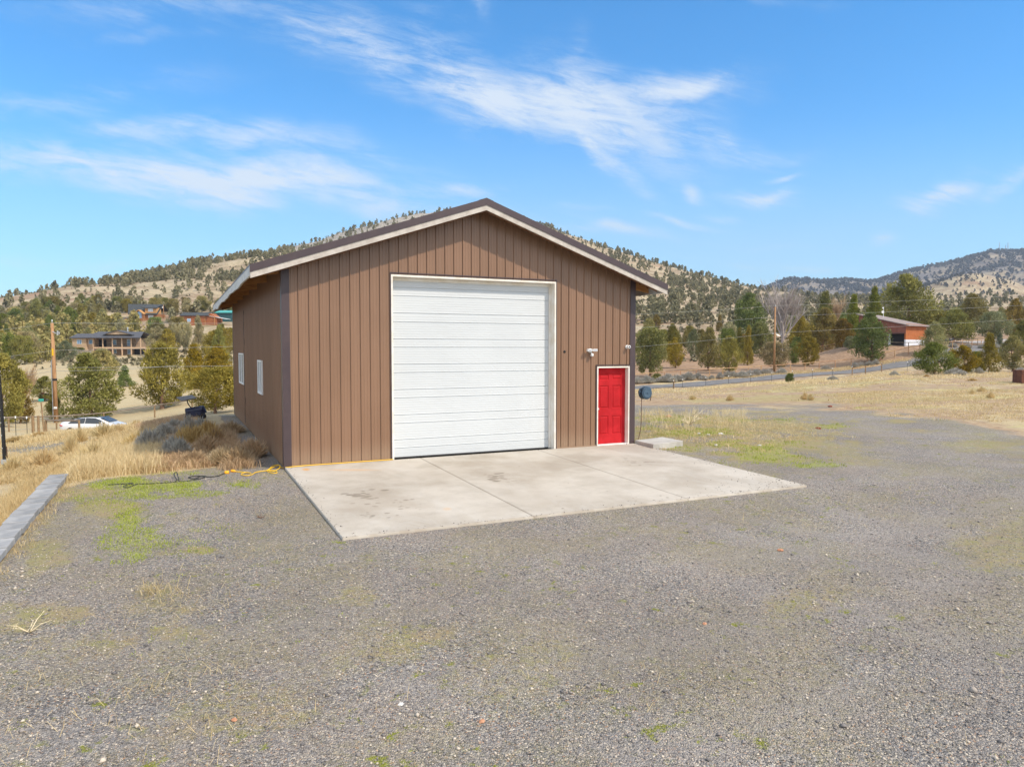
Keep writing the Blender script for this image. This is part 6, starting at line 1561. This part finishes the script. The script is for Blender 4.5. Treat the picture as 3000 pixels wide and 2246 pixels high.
add(straw, 30000, (2450, 3300), (26, 50), lambda px, py, d, x, y: sstep(py+(fbm(x/1.7, y/1.7, 4)-.5)*60, edge_field(px)+14, edge_field(px)-30)*.8, 19, (.05, .16), (.012, .022), 9, .16, .8, .3)
# rough patch right of the workshop
def c_patch(px, py, d, x, y): return off_building(x, y)*sstep(np.sqrt(((px-2140)/330)**2+((py-1275)/58)**2)+(fbm(x/.8, y/.8, 3)-.5)*1.4, 1.2, .3)
add(straw, 15000, (1865, 2520), (18, 36), c_patch, 11, (.03, .12), (.008, .014), 9, .10, .9, .3)
add(straw, 2200, (1880, 2200), (19, 31), lambda px, py, d, x, y: off_building(x, y)*1.*(py < 1262)*(py > 1200), 12, (.18, .42), (.006, .010), 12, .07, .5, .1, .3)
def c_green(lst):
    def f(px, py, d, x, y):
        g = np.zeros_like(px)
        for (a, b, rx, ry, k) in lst: g = np.maximum(g, k*sstep(np.sqrt(((px-a)/rx)**2+((py-b)/ry)**2)+(fbm(x/.5, y/.5, 3)-.5)*2.6+(fbm(x/1.7, y/1.7, 4)-.5)*2.4, 1.4, .4))
        return g*off_building(x, y)
    return f
add(grn, 30000, (180, 800), (9, 20), c_green([g for g in GPATCH if g[0] < 820 and g[1] < 1700]), 13, (.02, .055), (.005, .010), 8, .05, .6, .2)
add(grn, 20000, (1865, 2560), (14, 34), c_green([g for g in GPATCH if g[0] > 1860 and g[1] < 1400]), 14, (.03, .08), (.007, .013), 8, .07, .6, .2)
add(grn, 16000, (-50, 3050), (4.2, 13), lambda px, py, d, x, y: off_building(x, y)*sstep(fbm(x/.35, y/.35, 4), .60, .68)*sstep(fbm(x/3, y/3, 3), .42, .6)*(pad_side(x, y) > .1), 15, (.010, .028), (.004, .007), 14, .035, .6, .3)
# dry stalks lying on the gravel
add(straw, 3800, (-50, 3050), (4.2, 15), lambda px, py, d, x, y: off_building(x, y)*(pad_side(x, y) > .1)*np.where(px < 900, 1., .35)*sstep(fbm(x/2, y/2, 3), .40, .6), 16, (.05, .16), (.003, .005), 4, .12, .3, 1.6)
add(straw, 2600, (-50, 230), (8.2, 15), lambda px, py, d, x, y: 1.*(np.abs(pad_side(x, y)-.10) < .10), 17, (.04, .14), (.004, .007), 8, .04, .8, .3)
add(straw, 500, (330, 620), (6, 9), lambda px, py, d, x, y: np.exp(-((px-470)/40)**2-((py-1725)/18)**2), 18, (.10, .25), (.004, .006), 25, .08, .3, 1.2)
cover('dry_grass', 'f_straw', straw, 'dry straw-coloured grass over the banks, field and gravel edges')
cover('dry_weeds', 'f_weed', weeds, 'tangled brown dead weeds on the bank left of the workshop')
cover('green_grass', 'f_grass', grn, 'short bright green grass and moss growing in the gravel')
# loose stones over the gravel
def stones():
    r = np.random.default_rng(77); n = 60000
    px = r.uniform(-80, 3080, n); d = np.sqrt(r.uniform(4.0**2, 14.5**2, n))*np.where(r.random(n) < .5, 1, .62); d = np.clip(d, 3.9, 15)
    x = CX+FWD.x*d+RGT.x*(px-1500)/F*d; y = CY+FWD.y*d+RGT.y*(px-1500)/F*d; k = off_building(x, y) & (pad_side(x, y) > .05); x, y, d = x[k], y[k], d[k]; n = len(x)
    s_ = np.exp(r.normal(size=n)*.35)*.0065; big = r.random(n) < .012; s_ = np.where(big, s_*2.2, s_)
    z = height(x, y)+s_*.35
    o8 = np.array([(1,0,0),(-1,0,0),(0,1,0),(0,-1,0),(0,0,1),(0,0,-1)], float)
    V = o8[None]*(.75+.5*r.random((n, 6, 1)))+r.normal(size=(n, 6, 3))*.15; V *= s_[:, None, None]*np.stack([.9+.7*r.random(n), .8+.3*r.random(n), .55+.3*r.random(n)], 1)[:, None, :]
    a = r.random(n)*6.28; c_, q_ = np.cos(a)[:, None], np.sin(a)[:, None]; X_ = V[..., 0]*c_-V[..., 1]*q_; Y_ = V[..., 0]*q_+V[..., 1]*c_
    V = np.stack([X_+x[:, None], Y_+y[:, None], V[..., 2]+z[:, None]], -1).reshape(-1, 3)
    fs = np.array([(0,2,4),(2,1,4),(1,3,4),(3,0,4),(2,0,5),(1,2,5),(3,1,5),(0,3,5)]); F_ = (np.arange(n)[:, None, None]*6+fs[None]).reshape(-1, 3)
    me = np_mesh('gravel_stones', V, F_, False, {'clump': ('POINT', 'FLOAT', np.repeat(r.random(n), 6))})
    link('gravel_stones', me, None, ['stones'], label='loose grey and tan gravel stones lying over the yard', cat='gravel', kind='stuff')
stones()
def crumbs():
    r = np.random.default_rng(5); n = 420; t = r.random(n); e = r.integers(0, 3, n); off = np.abs(r.normal(size=n))*.09-.01
    x = np.where(e == 0, t*SW, np.where(e == 1, off, SW-off*2.2)); y = np.where(e == 0, -SD+off, -t*SD)
    k = (e != 1) | (r.random(n) < .5); x, y = x[k], y[k]; x = np.concatenate([x, SW-np.abs(r.normal(size=110))*.9]); y = np.concatenate([y, -SD+np.abs(r.normal(size=110))*.7]); n = len(x)
    x = np.clip(x, .0, SW-.01); y = np.clip(y, -SD+.005, -.05)
    s_ = np.exp(r.normal(size=n)*.3)*.0075; z = slab_z(y)+s_*.4
    o8 = np.array([(1,0,0),(-1,0,0),(0,1,0),(0,-1,0),(0,0,1),(0,0,-1)], float); V = (o8[None]*(.75+.5*r.random((n, 6, 1)))+r.normal(size=(n, 6, 3))*.12)*s_[:, None, None]
    V = (V+np.stack([x, y, z], 1)[:, None, :]).reshape(-1, 3); fs = np.array([(0,2,4),(2,1,4),(1,3,4),(3,0,4),(2,0,5),(1,2,5),(3,1,5),(0,3,5)]); F_ = (np.arange(n)[:, None, None]*6+fs[None]).reshape(-1, 3)
    link('gravel_crumbs', np_mesh('gravel_crumbs', V, F_, False, {'clump': ('POINT', 'FLOAT', np.repeat(r.random(n)*.7, 6))}), None, ['stones'], label='gravel crumbs scattered along the edges of the concrete apron', cat='gravel', kind='stuff')
crumbs()
# ---- individual shrubs: thin-stemmed mounds
def shrub_mesh(seed, stems, curl=.3, thick=.016):
    r = np.random.default_rng(seed); n = stems; u = r.random(n)**.6; a = r.random(n)*6.28; el = np.pi/2-u*1.25
    tip = np.stack([np.cos(a)*np.cos(el)*.5, np.sin(a)*np.cos(el)*.5, np.sin(el)*(.75+.3*r.random(n))*(1-.25*u)], 1)*(.75+.3*r.random((n, 1)))
    st0 = tip*r.uniform(.15, .75, (n, 1))+r.normal(size=(n, 3))*.02; st0[:, 2] = np.abs(st0[:, 2])*.8
    dirv = tip-st0; L = np.linalg.norm(dirv, axis=1)[:, None]; L = np.maximum(L, .08); dn = dirv/np.maximum(np.linalg.norm(dirv, axis=1)[:, None], 1e-4)
    sd = np.cross(dn, r.normal(size=(n, 3))); sd /= np.linalg.norm(sd, axis=1)[:, None]+1e-6
    m = st0+dn*L*.6+sd*.02; V = np.stack([st0-sd*thick, st0+sd*thick, m-sd*thick, m+sd*thick, st0+dn*L*1.1+r.normal(size=(n, 3))*.02], 1).reshape(-1, 3)
    V[:, 2] = np.abs(V[:, 2]); k = np.arange(n)[:, None]*5; F_ = np.concatenate([k+[0, 1, 3], k+[0, 3, 2], k+[2, 3, 4]])
    return np_mesh('shrub', V, F_, False, {'clump': ('POINT', 'FLOAT', np.repeat(r.random(n)*.6+.4*u, 5))})
SH = {}
for nm, fo, st_, th_ in (('sage', 'f_sage', 1100, .017), ('rabbit', 'f_rabbit', 900, .013), ('weed', 'f_weed', 700, .012), ('strawtuft', 'f_straw', 420, .011)):
    SH[nm] = [shrub_mesh(200+k*7+len(nm), st_, .3, th_) for k in range(3)]
    for m_ in SH[nm]: m_.materials.append(MATS[fo])
def shrub(kind, name, px, d, w, h, label, group):
    p = ground_at(px, d, -.03); o = bpy.data.objects.new(name, random.choice(SH[kind])); col.objects.link(o); o.location = p; o.scale = (w, w*random.uniform(.8, 1.15), h); o.rotation_euler[2] = random.uniform(0, 6.28)
    return tag(o, label=label, cat='shrub' if kind != 'strawtuft' else 'grass tuft', group=group)
SHL = []
def rowshrubs(kind, name, pxs, dfun, wr, hr, what, where, group):
    global SHL
    pxs = sorted(pxs); L = []
    for px in pxs:
        w = random.uniform(*wr); h = random.uniform(*hr); o = shrub(kind, name, px, dfun(px), w, h, '', group); t = (h-hr[0])/(hr[1]-hr[0]); L.append(('tall' if t > .6 else 'low' if t < .33 else 'medium', o, px))
    for sz in ('tall', 'medium', 'low'):
        G_ = [k for k in L if k[0] == sz]; n = len(G_)
        for i, k in enumerate(G_):
            pos = '' if n == 1 else ('leftmost ' if i == 0 else 'rightmost ' if i == n-1 else ORD[min(i, 11)]+' ')
            k[1]['label'] = f'{pos}{sz} {what} {where}' + ('' if n == 1 or i in (0, n-1) else ', from the left')
vd = lambda px: float(np.interp(px, [1860, 2040, 2230, 2400, 2550, 2680, 2800], [108.5, 111.0, 114.8, 117.2, 118.8, 121, 125]))
rr = random.Random(5)
rowshrubs('sage', 'sagebrush', [1868, 1880, 1897, 1912, 1945, 1958, 1972, 1985, 2000, 2018], lambda p: vd(p)-1+rr.uniform(0, 2.5), (1.6, 3.0), (.9, 1.5), 'grey sagebrush', 'on the road verge right of the workshop', 'sagebrush along the road')
rowshrubs('sage', 'sagebrush', [2045, 2062, 2085, 2110, 2132, 2148, 2175, 2196, 2215, 2236, 2252, 2290], lambda p: vd(p)-.5+rr.uniform(0, 2), (1.4, 2.8), (.7, 1.3), 'pale sagebrush', 'on the verge left of the right pole', 'sagebrush along the road')
rowshrubs('sage', 'sagebrush', [2420, 2505, 2522, 2548, 2566, 2790, 2835, 2875, 2915, 2960], lambda p: vd(p)+rr.uniform(0, 2), (1.4, 2.4), (.7, 1.2), 'sagebrush', 'on the verge below the barn side', 'sagebrush along the road')
rowshrubs('sage', 'sagebrush', [2783, 2800, 2815, 2990, 2440, 2620, 2870], lambda p: rr.uniform(80, 88), (1.2, 2.2), (.6, 1.0), 'grey brush mound', 'at the far edge of the field', 'brush in the field')
rowshrubs('rabbit', 'rabbitbrush', [2340, 2715, 2850], lambda p: rr.uniform(60, 80), (.7, 1.2), (.25, .45), 'golden brush tuft', 'in the dry field', 'brush in the field')
rowshrubs('strawtuft', 'straw_tuft', [2360, 2376, 2850, 2878, 2905, 2030, 2140], lambda p: rr.uniform(40, 52), (.5, .9), (.35, .7), 'pale straw tuft', 'in the near part of the field', 'straw tufts in the field')
rowshrubs('rabbit', 'rabbitbrush', [395, 540, 565, 605, 620], lambda p: rr.uniform(18.5, 22), (.7, 1.1), (.45, .75), 'golden rabbitbrush', 'on the weedy bank left of the workshop', 'brush on the weedy bank')
rowshrubs('sage', 'sagebrush', [450, 480, 505, 520, 548, 585, 430, 500], lambda p: rr.uniform(17.5, 25), (.6, 1.1), (.4, .7), 'ashy grey bush', 'on the weedy bank left of the workshop', 'brush on the weedy bank')
rowshrubs('weed', 'dead_weed', [560, 600, 640, 655, 675, 690, 705, 735, 625, 585, 720, 660], lambda p: rr.uniform(16.2, 23) if p < 690 else rr.uniform(15.9, 17.6), (.6, 1.1), (.35, .6), 'brown dead weed', 'on the bank beside the workshop wall', 'dead weeds on the bank')
rowshrubs('strawtuft', 'straw_tuft', [30, 120, 230, 265, 300, 340, 200], lambda p: rr.uniform(16, 30), (.7, 1.2), (.4, .8), 'golden straw tuft', 'on the bank beyond the block wall', 'straw tufts on the bank')
rowshrubs('rabbit', 'rabbitbrush', [45, 110, 395], lambda p: 34., (1.0, 1.5), (.3, .5), 'rusty brush mound', 'on the bank in front of the car', 'brush before the car')
# single weeds
def twigs(name, px, py, size, n, m, label, seed, flat=.5):
    q = gp(px, py, 0); r = random.Random(seed); mb = MB()
    for k in range(n):
        a = r.uniform(0, 6.28); L = size*r.uniform(.5, 1); e = Vector((math.cos(a)*L*(1-flat*.3), math.sin(a)*L*.8, L*r.uniform(.2, 1)*(1-flat)+.02)); mid = e*.5+Vector((0, 0, L*.1))
        mb.tube([Vector((0, 0, 0)), mid, e], [size*.022, size*.016, size*.006], 4, False)
        for j in range(2): b = mid.lerp(e, r.uniform(0, .8)); mb.tube([b, b+Vector((r.uniform(-.3, .3), r.uniform(-.3, .3), r.uniform(.02, .3)))*size*.7], [size*.010, size*.004], 3, False)
    o = mb.build(name, m, label=label, cat='weed'); o.location = q; return o
twigs('dry_branch', 85, 1805, .26, 8, 'strawstem', 'pale dry branching stalk lying on the gravel below the block wall', 3, .45)
twigs('dry_branch', 2020, 1245, .75, 16, 'strawstem', 'bare pale thistle-like weed in the patch right of the workshop', 4, .1)
twigs('dry_branch', 765, 1502, .16, 14, 'bark', 'dark brown scrap of dead twigs on the gravel left of the apron', 6, .9)

# ------------------------------------------------------------------ haze of the distance
def haze():
    mb = MB(); mb.box(-3600, 4600, -900, 4600, -12, 900); m = bpy.data.materials.new('haze'); m.use_nodes = True; T = NT(m.node_tree); T.n.clear()
    out = T('ShaderNodeOutputMaterial'); v = T('ShaderNodeVolumePrincipled', {'Color': (.72, .84, 1.0), 'Density': .00011, 'Anisotropy': 0.0}); T.l.new(v.outputs[0], out.inputs['Volume'])
    o = mb.build('haze', m, label='thin blue haze over the far ridges', cat='haze', kind='stuff')
haze()
for o_ in bpy.data.objects:
    lb_ = o_.get('label')
    if lb_ and len(lb_.split()) > 16: print('LONG', len(lb_.split()), lb_)
